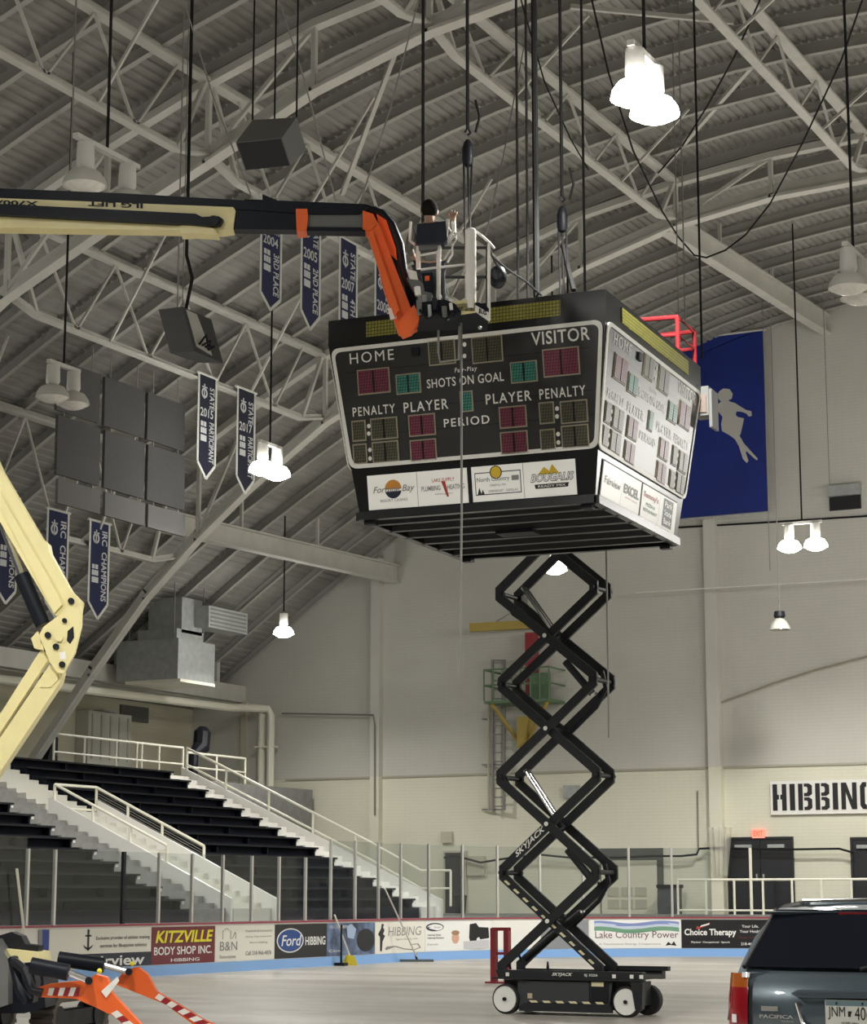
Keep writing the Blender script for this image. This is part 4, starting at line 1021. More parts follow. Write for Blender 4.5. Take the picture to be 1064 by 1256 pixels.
t = solo('broom_stick', MB().tube([h0 + n0 * .1 + V((0, 0, .02)), h0 - n0 * .0 + n0 * .05 - V((0, .45, 0)) + V((0, 0, 2.12))], .026, 8), M_RAIL, 'white stick leaning on the rink glass behind the crawler lift', 'stick')
p = on_floor(617, 1206)
t = thing('steel_stand', 'small dark red steel frame stand behind the left wheel of the scissor lift', 'stand', p)
for s_ in (-.16, .09): part('upright', MB().bar(p + RT * s_, p + RT * s_ + V((0, 0, 1.02)), .13, .10), M_REDP, t)
part('crossbar', MB().bar(p - RT * .2 + V((0, 0, 1.0)), p + RT * .15 + V((0, 0, 1.0)), .10, .06), M_REDP, t)
part('crossbar', MB().bar(p - RT * .2 + V((0, 0, .55)), p + RT * .15 + V((0, 0, .55)), .08, .05), M_REDP, t)
part('foot', MB().box(p + V((-.28, -.2, 0)), p + V((.22, .2, .03))), M_REDP, t)
# ------------------------------------------------------------------ scoreboard
SB_D, SB_L, SB_R = 26.5, 1.143, R(4.03)
AX, AY, BXH, BYH, ZT, ZM, ZB = 1.80, 2.01, 1.52, 1.66, 8.60, 8.29, 6.18
SBC = FH * SB_D + RT * SB_L; SBC = V((SBC.x, SBC.y, ZB))
M_SB = mat('scoreboard_black', (0.006, 0.0065, 0.008), 0.3, spec=0.4); M_SBF = mat('scoreboard_face', (0.006, 0.0065, 0.007), 0.40, spec=0.6, coat=0.5)
M_SBF.node_tree.nodes['Principled BSDF'].inputs['Coat Roughness'].default_value = .36
M_SBL = mat('scoreboard_white', (0.84, 0.84, 0.80), 0.4); M_SBE = mat('slat_grey', (0.05, 0.052, 0.055), 0.4, 0.3)
D_RED = grid_mat('digits_maroon', (0.22, 0.035, 0.075), (0.05, 0.012, 0.02), .035); D_GRN = grid_mat('digits_green', (0.05, 0.27, 0.21), (0.012, 0.05, 0.045), .035)
D_AMB = grid_mat('digits_olive', (0.105, 0.100, 0.062), (0.02, 0.02, 0.014), .035); D_YEL = grid_mat('message_yellow', (0.32, 0.305, 0.05), (0.07, 0.065, 0.012), .042)
D_FRM = mat('digit_frame', (0.36, 0.33, 0.24), 0.45)
M_AD = mat('light_panel_white', (0.82, 0.82, 0.78), 0.35, emit=(1, .98, .92), es=.12)
SB = thing('scoreboard', 'big black four-sided hockey scoreboard hanging in mid air with white lettering', 'scoreboard', SBC, rz=SB_R)
h_ = ZM - ZB; ht = ZT - ZB
m = MB()
top = [(-AX, -AY, ht), (AX, -AY, ht), (AX, AY, ht), (-AX, AY, ht)]; mid = [(x, y, h_) for x, y, z in top]; bot = [(-BXH, -BYH, 0.03), (BXH, -BYH, 0.03), (BXH, BYH, 0.03), (-BXH, BYH, 0.03)]
m.add(top + mid + bot, [(3, 2, 1, 0)[::-1], (8, 9, 10, 11)[::-1]] + [(4 + i, 4 + (i+1) % 4, (i+1) % 4, i) for i in range(4)] + [(8 + i, 8 + (i+1) % 4, 4 + (i+1) % 4, 4 + i) for i in range(4)])
part('cabinet', m, M_SB, SB)
class Face:
    """one tapered side: a runs along it, b down the slope from the joint of the upper band"""
    def __init__(s, k):
        ang = k * math.pi / 2; s.rot = Matrix.Rotation(ang, 3, 'Z')
        s.wt, s.d0, s.wb, s.d1 = (AX, AY, BXH, BYH) if k % 2 == 0 else (AY, AX, BYH, BXH)
        s.k = s.wt / AX
        dn = V((0, s.d0 - s.d1, -h_)); s.L = dn.length; s.dn = dn.normalized(); s.nr = V((0, -s.dn.z * -1, 0)); s.nr = V((1, 0, 0)).cross(-s.dn).normalized()
        if s.nr.y > 0: s.nr = -s.nr
    def P(s, a, b, off=0.0): return s.rot @ (V((0, -s.d0, h_)) + V((a * s.k, 0, 0)) + s.dn * b + s.nr * off)
    def B(s, a, z, off=0.0): return s.rot @ V((a * s.k, -s.d0 - off, z))
F0 = Face(0)
inv = Matrix.Rotation(-SB_R, 3, 'Z')
def ab(px, py):
    """picture point -> (a, b) on the front side"""
    o = inv @ (CAM - SBC); d = inv @ ray(px, py); q = V((0, -F0.d0, h_))
    t_ = (q - o).dot(F0.nr) / d.dot(F0.nr); p = o + d * t_
    return p.x, (p - q).dot(F0.dn)
Z3 = lambda x, y: (400 + x / 3.04, 370 + y / 3.04)
def rect_ab(cx, cy, w, h, sl=-.105):
    l = ab(*Z3(cx - w/2, cy - sl * w/2)); r = ab(*Z3(cx + w/2, cy + sl * w/2)); t_ = ab(*Z3(cx, cy - h/2)); b_ = ab(*Z3(cx, cy + h/2))
    return l[0], r[0], t_[1], b_[1]
PANELS = [('home_score', 181, 297, 120, 95, D_RED, 2), ('home_shots', 310, 306, 92, 76, D_GRN, 2), ('clock_minutes', 435, 190, 100, 92, D_AMB, 2), ('clock_seconds', 604, 178, 115, 100, D_AMB, 2),
          ('visitor_score', 880, 225, 136, 106, D_RED, 2), ('visitor_shots', 741, 262, 100, 80, D_GRN, 2), ('home_player', 361, 460, 100, 82, D_RED, 2), ('home_player', 366, 553, 98, 80, D_RED, 2),
          ('home_penalty', 126, 482, 52, 78, D_AMB, 1), ('home_penalty', 220, 473, 100, 82, D_AMB, 2), ('home_penalty', 130, 568, 52, 76, D_AMB, 1), ('home_penalty', 225, 560, 98, 80, D_AMB, 2),
          ('visitor_player', 700, 430, 102, 82, D_RED, 2), ('visitor_player', 705, 525, 102, 84, D_RED, 2), ('visitor_penalty', 826, 415, 56, 82, D_AMB, 1), ('visitor_penalty', 928, 410, 102, 86, D_AMB, 2),
          ('visitor_penalty', 830, 514, 56, 78, D_AMB, 1), ('visitor_penalty', 932, 502, 102, 86, D_AMB, 2), ('period', 527, 372, 48, 78, D_GRN, 1)]
WORDS = [('HOME', 173, 205, 164, 40), ('VISITOR', 877, 129, 218, 50), ('SHOTS ON GOAL', 522, 293, 287, 34), ('Fair-Play', 524, 255, 82, 22), ('PENALTY', 181, 405, 158, 34), ('PLAYER', 375, 388, 166, 38),
         ('PERIOD', 527, 446, 170, 32), ('PLAYER', 683, 357, 170, 38), ('PENALTY', 884, 338, 172, 38)]
DOTS = [(519, 160), (519, 203), (162, 464), (162, 492), (166, 553), (167, 585), (864, 399), (864, 428), (868, 494), (869, 525)]
BORD = [ab(408, 430), ab(742, 389.5), ab(735, 548), ab(430, 577)]
tb = (BORD[0][1] + BORD[1][1]) / 2 + .0; bb = (BORD[2][1] + BORD[3][1]) / 2
tw = min(AX - .035, (BORD[1][0] - BORD[0][0]) / 2); bw = (BORD[2][0] - BORD[3][0]) / 2
tb = max(tb, .02)
def rounded(a_t, a_b, b_t, b_b, r, n=6):
    cs = [(-a_t, b_t), (a_t, b_t), (a_b, b_b), (-a_b, b_b)]; o = []
    for i in range(4):
        p, c, q = V(cs[i-1]), V(cs[i]), V(cs[(i+1) % 4])
        s_, e_ = c + (p - c).normalized() * r, c + (q - c).normalized() * r
        for k in range(n + 1):
            u = k / n; o.append(tuple(s_ * (1-u)**2 + c * 2*u*(1-u) + e_ * u*u))
    return o
for k in range(4):
    f = Face(k)
    bd = part('score_face', MB().prism([f.P(a, b, .004) for a, b in rounded(tw, bw, tb, bb, .12)], f.rot @ (f.nr * .008)), M_SBF, SB)
    o = rounded(tw, bw, tb, bb, .12); i_ = rounded(tw - .05, bw - .05, tb + .05, bb - .05, .10); m = MB(); n = len(o)
    m.add([f.P(a, b, .024) for a, b in o] + [f.P(a, b, .024) for a, b in i_] + [f.P(a, b, .004) for a, b in o], [(j, (j+1) % n, n + (j+1) % n, n + j) for j in range(n)] + [(2*n + j, 2*n + (j+1) % n, (j+1) % n, j) for j in range(n)])
    part('border', m, M_SBL, SB, 'white rounded border line')
    for (nm, cx, cy, w, h, mm, nd) in PANELS:
        a0, a1, b0, b1 = rect_ab(cx, cy, w, h)
        fr = part('digit_frame', MB().prism([f.P(a0, b0, .012), f.P(a1, b0, .012), f.P(a1, b1, .012), f.P(a0, b1, .012)], f.rot @ (f.nr * .012)), D_FRM, SB)
        g = .016; wd = (a1 - a0 - g * 2) / nd; m = MB()
        for j in range(nd):
            u0 = a0 + g + j * wd + (.012 if j else 0); u1 = a0 + g + (j + 1) * wd - (.012 if j < nd - 1 else 0)
            dm = MB().prism([f.P(u0, b0 + g, .02), f.P(u1, b0 + g, .02), f.P(u1, b1 - g, .02), f.P(u0, b1 - g, .02)], f.rot @ (f.nr * .012))
            part('digit', dm, mm, fr)
        part('backing', MB().prism([f.P(a0 + g, b0 + g, .016), f.P(a1 - g, b0 + g, .016), f.P(a1 - g, b1 - g, .016), f.P(a0 + g, b1 - g, .016)], f.rot @ (f.nr * .010)), M_SB, fr)
    for (s_, cx, cy, w, h) in WORDS:
        a0, a1, b0, b1 = rect_ab(cx, cy, w, h)
        part('lettering', MB().text(s_, lambda u, v: f.P(a0 + (a1 - a0) * u + (.1 * (a1 - a0) * (v - .5) * .3 if s_ == 'Fair-Play' else 0), b1 + (b0 - b1) * v, .018), .0 if s_ == 'HOME' else .012, 1.22 if s_ not in ('SHOTS ON GOAL', 'VISITOR') else 1.08), M_SBL, SB)
    m = MB()
    for (cx, cy) in DOTS:
        a, b = ab(*Z3(cx, cy)); m.add([f.P(a + .025 * math.cos(j * math.pi / 5), b + .028 * math.sin(j * math.pi / 5), .018) for j in range(10)], [tuple(range(10))])
    part('colon', m, M_SBL, SB)
    a, b = ab(*Z3(337, 187)); part('horn', MB().prism([f.P(a - .05, b - .05, .012), f.P(a + .05, b - .05, .012), f.P(a + .05, b + .05, .012), f.P(a - .05, b + .05, .012)], f.rot @ (f.nr * .03)), M_BLACK, SB)
    # seams between the sheet metal panels
    m = MB()
    for b in (.36, .86, 1.15): m.add([f.P(-tw * .9, b, .0135), f.P(tw * .9, b, .0135), f.P(tw * .9, b + .006, .0135), f.P(-tw * .9, b + .006, .0135)], [(0, 1, 2, 3)])
    part('seam', m, M_SB, SB)
    # yellow message strip in the upper band
    zt_, zb_ = ht - .07, h_ + .05
    fr = part('message_strip', MB().prism([f.B(-1.28, zb_, .001), f.B(1.24, zb_, .001), f.B(1.24, zt_, .001), f.B(-1.28, zt_, .001)], f.rot @ V((0, -.014, 0))), D_YEL, SB)
    # light box with four advertising panels
    a_l, a_r = ab(452, 607)[0], ab(708, 588)[0]
    bt, bl = bb + .10, f.L - .07
    mid_ = (a_l + a_r) / 2; w = (a_r - a_l - .05) / 4
    for j in range(4):
        u0 = a_l + j * w + (.05 if j > 1 else 0) + .004; u1 = u0 + w - .008
        pn = part('sign_panel', MB().prism([f.P(u0, bt, .002), f.P(u1, bt, .002), f.P(u1, bl, .002), f.P(u0, bl, .002)], f.rot @ (f.nr * .014)), M_AD, SB, 'white advertising panel')
        def q(u, v, o=.020): return f.P(u0 + (u1 - u0) * u, bl + (bt - bl) * v, o)
        def tx(s_, r, mm, bold=0.0, sh=0.0): part('lettering', MB().text(s_, lambda u, v: q(r[0] + (r[2] - r[0]) * u + sh * v, r[1] + (r[3] - r[1]) * v, .022), bold), mm, pn)
        def po(pts, mm, o=.0185, nm='emblem'): part(nm, MB().add([q(u, v, o) for u, v in pts], [tuple(range(len(pts)))]), mm, pn)
        ORG = mat('ink_orange', (.60, .25, .03), .5); INKR = mat('ink_red', (.45, .05, .03), .4)
        if k % 2 == 0:
            if j == 0:
                po([p for p in ell(.52, .56, .17, .27) if p[1] >= .52], ORG); po([p for p in ell(.52, .56, .17, .27) if p[1] <= .52], NAVY)
                tx('Fortune Bay', (.10, .42, .92, .66), INKG, .01, .05); tx('RESORT CASINO', (.25, .20, .80, .28), INKG)
            if j == 1:
                tx('PLUMBING', (.08, .42, .46, .56), INKG, .01); tx('HEATING', (.60, .42, .94, .56), INKG, .01); tx('LAKE SUPPLY', (.30, .66, .75, .76), INKR)
                po([(.48, .68), (.56, .66), (.62, .22), (.58, .22)], INKR); tx('hibbing, mn', (.35, .28, .7, .34), INKG)
            if j == 2:
                po([(.06, .18), (.96, .18), (.96, .82), (.06, .82)], NAVY, .0175, 'outline'); po([(.075, .205), (.945, .205), (.945, .795), (.075, .795)], M_AD, .0185, 'outline')
                po(ell(.48, .80, .12, .19), NAVY, .0190); po(ell(.48, .80, .10, .165), mat('ink_gold', (.70, .48, .03), .5), .0197)
                tx('North Country', (.10, .52, .74, .68), INKG, .01); po([(.78, .54), (.92, .54), (.92, .68), (.78, .68)], INKG, .0197); tx('HIBBING, MN', (.35, .40, .66, .47), INKG); tx('CHEVROLET · CADILLAC', (.32, .24, .90, .31), INKG, .01)
                po([(.10, .20), (.14, .40), (.18, .20)], INK, .0197, 'tree'); po([(.17, .20), (.205, .34), (.24, .20)], INK, .0197, 'tree')
            if j == 3:
                po([(.27, .62), (.40, .84), (.50, .72), (.56, .90), (.66, .70), (.70, .62)], mat('ink_gold', (.70, .48, .03), .5), .0175, 'hill')
                tx('BOUGALIS', (.13, .42, .94, .66), INK, .05, .04); part('lettering', MB().text('BOUGALIS', lambda u, v: q(.14 + .79 * u + .04 * v, .44 + .20 * v, .0245), .0), M_AD, pn)
                po([(.22, .24), (.84, .24), (.86, .36), (.20, .36)], INK, .0185, 'bar'); tx('READY MIX', (.27, .27, .80, .33), M_AD)
        else:
            if j == 0: tx('Fairview', (.12, .40, .92, .62), INK, .01)
            if j == 1: tx('EXCEL', (.10, .42, .90, .70), INK, .03); tx('business systems', (.2, .28, .85, .35), INKR)
            if j == 2: tx('Sammy\'s', (.08, .60, .92, .82), INKR, .02); tx('PIZZA &', (.25, .40, .75, .50), mat('ink_green', (.04, .20, .10), .5), .01); tx('RESTAURANT', (.12, .22, .90, .32), MATS['ink_green'], .01)
            if j == 3:
                po([(.22, .08), (.78, .08), (.78, .94), (.22, .94)], NAVY)
                for s_, v in (('Park', .68), ('State', .42), ('Bank', .16)): tx(s_, (.28, v, .72, v + .18), M_AD, .02)
    part('light_box_bezel', MB().prism([f.P(a_l - .02, bt - .02, .0), f.P(a_r + .02, bt - .02, .0), f.P(a_r + .02, bl + .02, .0), f.P(a_l - .02, bl + .02, .0)], f.rot @ (f.nr * .006)), M_BLACK, SB)
# underside: dark frame with lengthwise slats
m = MB()
for s_ in (-1, 1):
    m.box((-BXH, s_ * BYH - .05, -.05), (BXH, s_ * BYH + .05, .05)); m.box((s_ * BXH - .05, -BYH, -.05), (s_ * BXH + .05, BYH, .05))
part('bottom_frame', m, M_SB, SB)
for k in range(6):
    y = -BYH + 2 * BYH * (k + .75) / 6.5
    part('bottom_slat', MB().box((-BXH, y - .045, -.05), (BXH, y + .045, .02)), M_SBE, SB)
for sx in (-1, 1):
    for sy in (-1, 1): part('corner_foot', MB().box((sx * (BXH - .12) - .07, sy * (BYH - .08) - .06, -.10), (sx * (BXH - .12) + .07, sy * (BYH - .08) + .06, -.05)), M_BLACK, SB)
part('service_hatch', MB().box((-.25, -.35, -.09), (.25, -.05, -.05)), M_BLACK, SB)
for sx, sy in ((-.9, -1), (.9, -1), (.9, 1), (-.9, 1)):
    part('lifting_eye', MB().tube([(sx, sy, ht), (sx, sy, ht + .14)], .03, 8), M_GALV, SB)
rot = Matrix.Rotation(SB_R, 3, 'Z')
def sbp(x, y, z): return SBC + rot @ V((x, y, z))
def susp(p, r, m_, label, top=None): return solo('hanging_wire', MB().tube([p, (p.x, p.y, zroof(p.x) - .02)], r, 8), m_, label, 'wire')
p = at(658.5, 366, 25.6); susp(V((p.x, p.y, ZT + .0)), .042, M_WIRE, 'thick black cable holding the scoreboard near its front edge')
p = at(636, 366, 26.6); susp(V((p.x, p.y, ZT)), .018, M_WIRE, 'thin dark line to the scoreboard, farthest toward the basket')
p = at(648, 366, 26.2); susp(V((p.x, p.y, ZT)), .018, M_WIRE, 'thin dark line just beside the thick black cable')
# hoists with their chains
def hoist(px, py, D, label, foot):
    b = at(px, py, D)
    t = thing('chain_hoist', label, 'hoist', b)
    part('block', MB().lathe([(.02, .20), (.05, .16), (.07, .08), (.07, -.08), (.05, -.14), (.02, -.16)], b, n=12), M_BLACK, t)
    part('hook', MB().tube([b + V((0, 0, .26)), b + V((.04, 0, .28)), b + V((0, 0, .36)), b + V((-.04, 0, .3))], .015, 6), M_BLACK, t)
    part('cable', MB().tube([b + V((0, 0, .34)), (b.x, b.y, zroof(b.x))], .022, 6), M_WIRE, t)
    for k, q in enumerate(foot): part('chain', MB().tube([b + RT * (.05 * (k - 1)) - V((0, 0, .1)), q], .013, 6), M_WIRE, t)
    part('loose_chain', MB().tube([b + RT * .1 + V((0, 0, .3)), b + RT * .15 + V((0, 0, .5)), b + RT * .10 + V((0, 0, .72))], .018, 5), M_WIRE, t)
hoist(574, 190, 25.2, 'black chain hoist hanging over the white basket post', [at(571, 300, 24.2), at(577, 300, 24.2), at(576, 300, 24.4)])
hoist(690, 271, 26.4, 'black chain hoist hanging over the middle of the scoreboard top', [V((q.x, q.y, ZT)) for q in (at(688, 300, 26.4), at(692, 300, 26.4), at(697, 300, 26.3))])
t = solo('hoist_strap', MB().tube([at(691, 300, 26.4), at(696, 325, 26.4), at(704, 356, 26.2)], .035, 6), M_WIRE, 'black strap slanting from the hoist to the scoreboard top', 'strap')
# red guard rail on the scoreboard's far corner
t = thing('guardrail', 'small red pipe guardrail standing on the far corner of the scoreboard', 'railing', sbp(AX - .1, AY - .5, ht))
z = ht + .48
M_RP = mat('rail_red', (.22, .016, .02), .75, spec=.2)
pts = [sbp(AX - .9, AY - .95, z), sbp(AX - .06, AY - .85, z), sbp(AX - .06, AY - .06, z), sbp(AX - .9, AY - .06, z)]
part('top_rail', MB().tube([*pts, pts[0]], .032, 8), M_RP, t)
part('mid_rail', MB().tube([p - V((0, 0, .24)) for p in [*pts, pts[0]]], .026, 8), M_RP, t)
for p in pts: part('post', MB().tube([p, V((p.x, p.y, ZT))], .032, 8), M_RP, t)
# pale box on the far corner
p = sbp(AX + .02, AY - .02, h_ + .0)
t = thing('corner_box', 'small pale box with grey side plate fixed at the far corner of the scoreboard', 'box', p)
e1, e2 = rot @ V((1, 0, 0)), rot @ V((0, 1, 0))
part('box', MB().obox(p - e1 * .02 + e2 * .16 + V((0, 0, -.16)), e1 * .10, e2 * .14, V((0, 0, .20))), M_SPK, t)
part('front_plate', MB().obox(p - e1 * .02 + e2 * .012 + V((0, 0, -.2)), e1 * .07, e2 * .008, V((0, 0, .12))), mat('plate_brown', (.22, .17, .14), .5), t)
part('side_plate', MB().obox(p + e1 * .10 + e2 * .2 + V((0, 0, -.26)), e1 * .02, e2 * .16, V((0, 0, .26))), M_SPK, t)
# ropes hanging in front of and below the board
p = at(566, 384, 22.9)
solo('hanging_rope', MB().tube([p, p - V((0, 0, 2.3)), at(564, 830, 22.9)], .013, 6), mat('rope_grey', (.20, .195, .18), .8), 'grey rope hanging down in front of the scoreboard face', 'rope')
p = sbp(.55, BYH, -.05)
solo('hanging_rope', MB().tube([p, V((p.x, p.y, at(715, 905, (p).dot(FH)).z))], .012, 6), M_WIREG, 'thin grey line hanging from under the scoreboard beside the scissor stack', 'rope')
# ------------------------------------------------------------------ scissor lift
M_LIFT = mat('lift_charcoal', (0.018, 0.020, 0.023), 0.45, spec=.3); M_LIFT2 = mat('lift_grey', (0.032, 0.036, 0.040), 0.5); M_TYRE = mat('tyre_rubber', (0.02, 0.02, 0.02), 0.8)
M_CHR = mat('chrome_rod', (0.75, 0.75, 0.75), 0.2, 1.0); M_HAZ = mat('hazard_cream', (0.72, 0.66, 0.42), 0.5); M_WHL = mat('wheel_white', (0.80, 0.80, 0.76), 0.5)
base = FH * 30.08 + RT * 1.99; base.z = 0
SL = thing('scissor_lift', 'raised black scissor lift with white wheels standing on the rink floor', 'scissor lift', base, rz=R(-2))
def wheel(x, y, s):
    w = part('wheel', MB().lathe([(.11, -.065), (.19, -.065), (.205, -.05), (.205, .05), (.19, .065), (.11, .065)], (x, y, .205), (0, 1, 0), 28), M_TYRE, SL)
    part('rim', MB().lathe([(.001, -.068), (.05, -.069), (.12, -.072), (.165, -.074), (.172, -.080), (.176, -.066), (.172, .04), (.001, .04)] if s < 0 else [(.001, -.04), (.172, -.04), (.176, .066), (.172, .080), (.165, .074), (.12, .072), (.05, .069), (.001, .068)], (x, y, .205), (0, 1, 0), 28), M_WHL, w)
    part('hub', MB().lathe([(.001, -.03), (.025, -.03), (.025, .03), (.001, .03)], (x, y + s * .07, .205), (0, 1, 0), 14), M_BLACK, w)
for x in (-.915, .915):
    for s in (-1, 1): wheel(x, s * .34, s)
part('chassis', MB().prism([(-.72, -.36, .10), (.62, -.36, .10), (.66, -.36, .20), (.70, -.36, .46), (-.74, -.36, .46), (-.74, -.36, .2)], (0, .72, 0)), M_LIFT2, SL)
part('axle_beam', MB().box((-1.0, -.26, .14), (-.7, .26, .46)).box((.70, -.26, .14), (1.0, .26, .46)), M_LIFT, SL)
part('pothole_guard', MB().prism([(-.70, -.40, .05), (.70, -.40, .05), (.70, -.40, .13), (.60, -.40, .16), (-.62, -.40, .16), (-.70, -.40, .11)], (0, .05, 0)), M_LIFT, SL)
part('pothole_guard', MB().prism([(-.70, .35, .05), (.70, .35, .05), (.70, .35, .13), (.60, .35, .16), (-.62, .35, .16), (-.70, .35, .11)], (0, .05, 0)), M_LIFT, SL)
part('deck_rail', MB().prism([(-1.02, -.40, .49), (1.16, -.40, .49), (1.16, -.40, .60), (-1.06, -.40, .60)], (0, .12, 0)), M_LIFT, SL)
part('deck_rail', MB().prism([(-1.02, .28, .49), (1.16, .28, .49), (1.16, .28, .60), (-1.06, .28, .60)], (0, .12, 0)), M_LIFT, SL)
part('deck', MB().box((-1.02, -.29, .50), (1.16, .29, .56)), M_LIFT, SL)
part('deck_lip', MB().box((-1.10, -.43, .475), (1.20, -.38, .50)).box((.2, .24, .60), (1.26, .34, .66)), M_LIFT, SL)
dr = part('battery_door', MB().prism([(-.58, -.385, .17), (.36, -.385, .17), (.36, -.385, .455), (-.58, -.385, .455)], (0, .03, 0)), M_LIFT2, SL)
part('latch', MB().box((-.57, -.395, .22), (-.50, -.38, .29)), mat('latch_tan', (.5, .42, .3), .5), dr)
part('control_recess', MB().box((.38, -.372, .18), (.64, -.362, .44)), M_BLACK, SL); part('control_plate', MB().box((.40, -.388, .40), (.58, -.37, .46)), M_HAZ, SL)
part('outer_bracket', MB().prism([(1.0, -.44, .47), (1.18, -.44, .47), (1.16, -.44, .12), (1.10, -.44, .08), (1.06, -.44, .12)], (0, .10, 0)), M_LIFT, SL)
m = MB()
for k in range(6):
    x = -.52 + k * .2; m.add([(x, -.39, .165), (x + .11, -.39, .165), (x + .08, -.39, .195), (x - .03, -.39, .195)], [(0, 1, 2, 3)])
m2 = m; part('hazard_stripe', m2, M_HAZ, SL)
part('lettering', MB().text_rect('SKYJACK', (-.20, -.405, .52), (.30, 0, 0), (0, 0, .055), .02, .1), M_SBL, SL); part('lettering', MB().text_rect('SJ 3226', (.30, -.405, .525), (.20, 0, 0), (0, 0, .04), .02), M_SBL, SL)
for x in (-.90, .72, .98, 1.12): part('tie_down', MB().box((x, -.41, .515), (x + .05, -.395, .565)), M_SBL, SL)
part('beacon_stud', MB().lathe([(.025, 0), (.02, .05), (.012, .11), (.001, .12)], (-.35, -.2, .60), n=8), M_BLACK, SL)
ZN = [.60, 1.935, 3.27, 4.60, 5.90, 7.23]; XLn, XRn = -1.065, .505
def arm(i, up, y, th, lab=None):
    z0, z1 = ZN[i], ZN[i+1]; a, c = (XLn, XRn) if up else (XRn, XLn); sg = 1 if up else -1
    pts = [(a, z0), (a + sg * .0, z0 + .10), (c, z1 - .10), (c, z1)]
    o = stroke([(a + sg * .055, z0 - .03), (a + sg * .055, z0 + .06), (c - sg * .055, z1 - .06), (c - sg * .055, z1 + .03)], .125)
    return part('scissor_arm', MB().prism([(x, y, z) for x, z in o], (0, th * .8, 0)), M_LIFT, SL)
for i in range(5):
    for side, yo, yi in ((0, -.33, -.265), (1, .26, .195)):
        up_outer = (i % 2 == 0) == (side == 0)
        arm(i, i % 2 == 0, yo, .06); arm(i, i % 2 == 1, yi, .06)
for i in range(5):
    zc = (ZN[i] + ZN[i+1]) / 2; xc = (XLn + XRn) / 2
    p = part('pivot_pin', MB().cyl((xc, -.35, zc), (xc, .34, zc), .035, 12), M_LIFT, SL)
    part('pin_cap', MB().cyl((xc, -.356, zc), (xc, -.345, zc), .032, 12), M_SBL, p)
    for x in (XLn + .05, XRn - .05):
        if i: part('cross_tube', MB().cyl((x, -.335, ZN[i]), (x, .33, ZN[i]), .035, 10), M_LIFT, SL)
def cyl(x0, z0, x1, z1, f, m_):
    a, c = V((x0, 0, z0)), V((x1, 0, z1)); q = a.lerp(c, f)
    o = part('lift_cylinder', MB().cyl(a, q, .055, 12), m_, SL); part('rod', MB().cyl(q, c, .03, 10), M_CHR, o)
    part('rod', MB().cyl(q + V((.0, .11, 0)), c + V((0, .11, 0)), .03, 10), M_CHR, o)
cyl(-.24, 5.25, -.80, 6.02, .18, M_LIFT); cyl(-.20, 2.55, -.78, 3.38, .18, M_LIFT)
cyl(-.12, 4.9, .30, 4.42, .97, M_LIFT); cyl(-.12, 2.25, .30, 1.78, .97, M_LIFT); cyl(-.8, .75, .1, 1.4, .97, M_LIFT)
part('hydraulic_hose', MB().tube([(-1.0, -.2, 3.3), (-.85, -.22, 3.0), (-.55, -.2, 2.75), (-.3, -.2, 2.6)], .02, 6), M_BLACK, SL)
part('hydraulic_hose', MB().tube([(-1.0, -.2, 5.9), (-.85, -.22, 5.6), (-.55, -.2, 5.4), (-.3, -.2, 5.2)], .02, 6), M_BLACK, SL)
part('hydraulic_hose', MB().tube([(.40, .1, 4.75), (.45, .12, 4.5), (.3, .12, 4.25), (-.1, .1, 3.9)], .035, 6), M_BLACK, SL)
part('hydraulic_hose', MB().tube([(.40, .1, 2.05), (.45, .12, 1.8), (.3, .12, 1.55), (-.1, .1, 1.2)], .035, 6), M_BLACK, SL)
part('steering_hose', MB().tube([(-.98, -.1, .6), (-1.02, -.12, .75), (-.88, -.1, .86), (-.80, -.1, .7)], .02, 6), M_BLACK, SL)
# hazard dashes on the lowest near arm and name on the one above
m = MB(); a, c = V((XRn - .055, 0, ZN[0] + .06)), V((XLn + .055, 0, ZN[1] - .06)); d = (c - a).normalized(); n_ = V((-d.z, 0, d.x))
for k in range(10):
    p = a.lerp(c, .06 + .88 * k / 9); q = V((0, -.2665 - .0, 0)); e = d * .045
    m.add([p + q + e + n_ * .035 + d * .02, p + q - e + n_ * .035 + d * .02, p + q - e - n_ * .0, p + q + e - n_ * .0], [(0, 1, 2, 3)])
part('hazard_dashes', m, M_HAZ, SL)
a, c = V((XLn + .055, 0, ZN[1] + .06)), V((XRn - .055, 0, ZN[2] - .06)); d = (c - a).normalized(); n_ = V((-d.z, 0, d.x))
part('lettering', MB().text_rect('SKYJACK', a.lerp(c, .13) + n_ * -.05 + V((0, -.2675, 0)), d * .58, n_ * .10, .02, .1), M_SBL, SL)
# platform, carried behind the scoreboard
zp = ZN[5] + .08
part('platform', MB().box((-1.15, -.38, zp), (1.15, .38, zp + .10)), M_LIFT2, SL)
for z in (zp + .5, zp + 1.0): part('platform_rail', MB().tube([(-1.12, -.36, z), (1.12, -.36, z), (1.12, .36, z), (-1.12, .36, z), (-1.12, -.36, z)], .022, 6), M_LIFT2, SL)
for x in (-1.12, -.4, .4, 1.12):
    for y in (-.36, .36): part('platform_post', MB().tube([(x, y, zp + .1), (x, y, zp + 1.0)], .022, 6), M_LIFT2, SL)

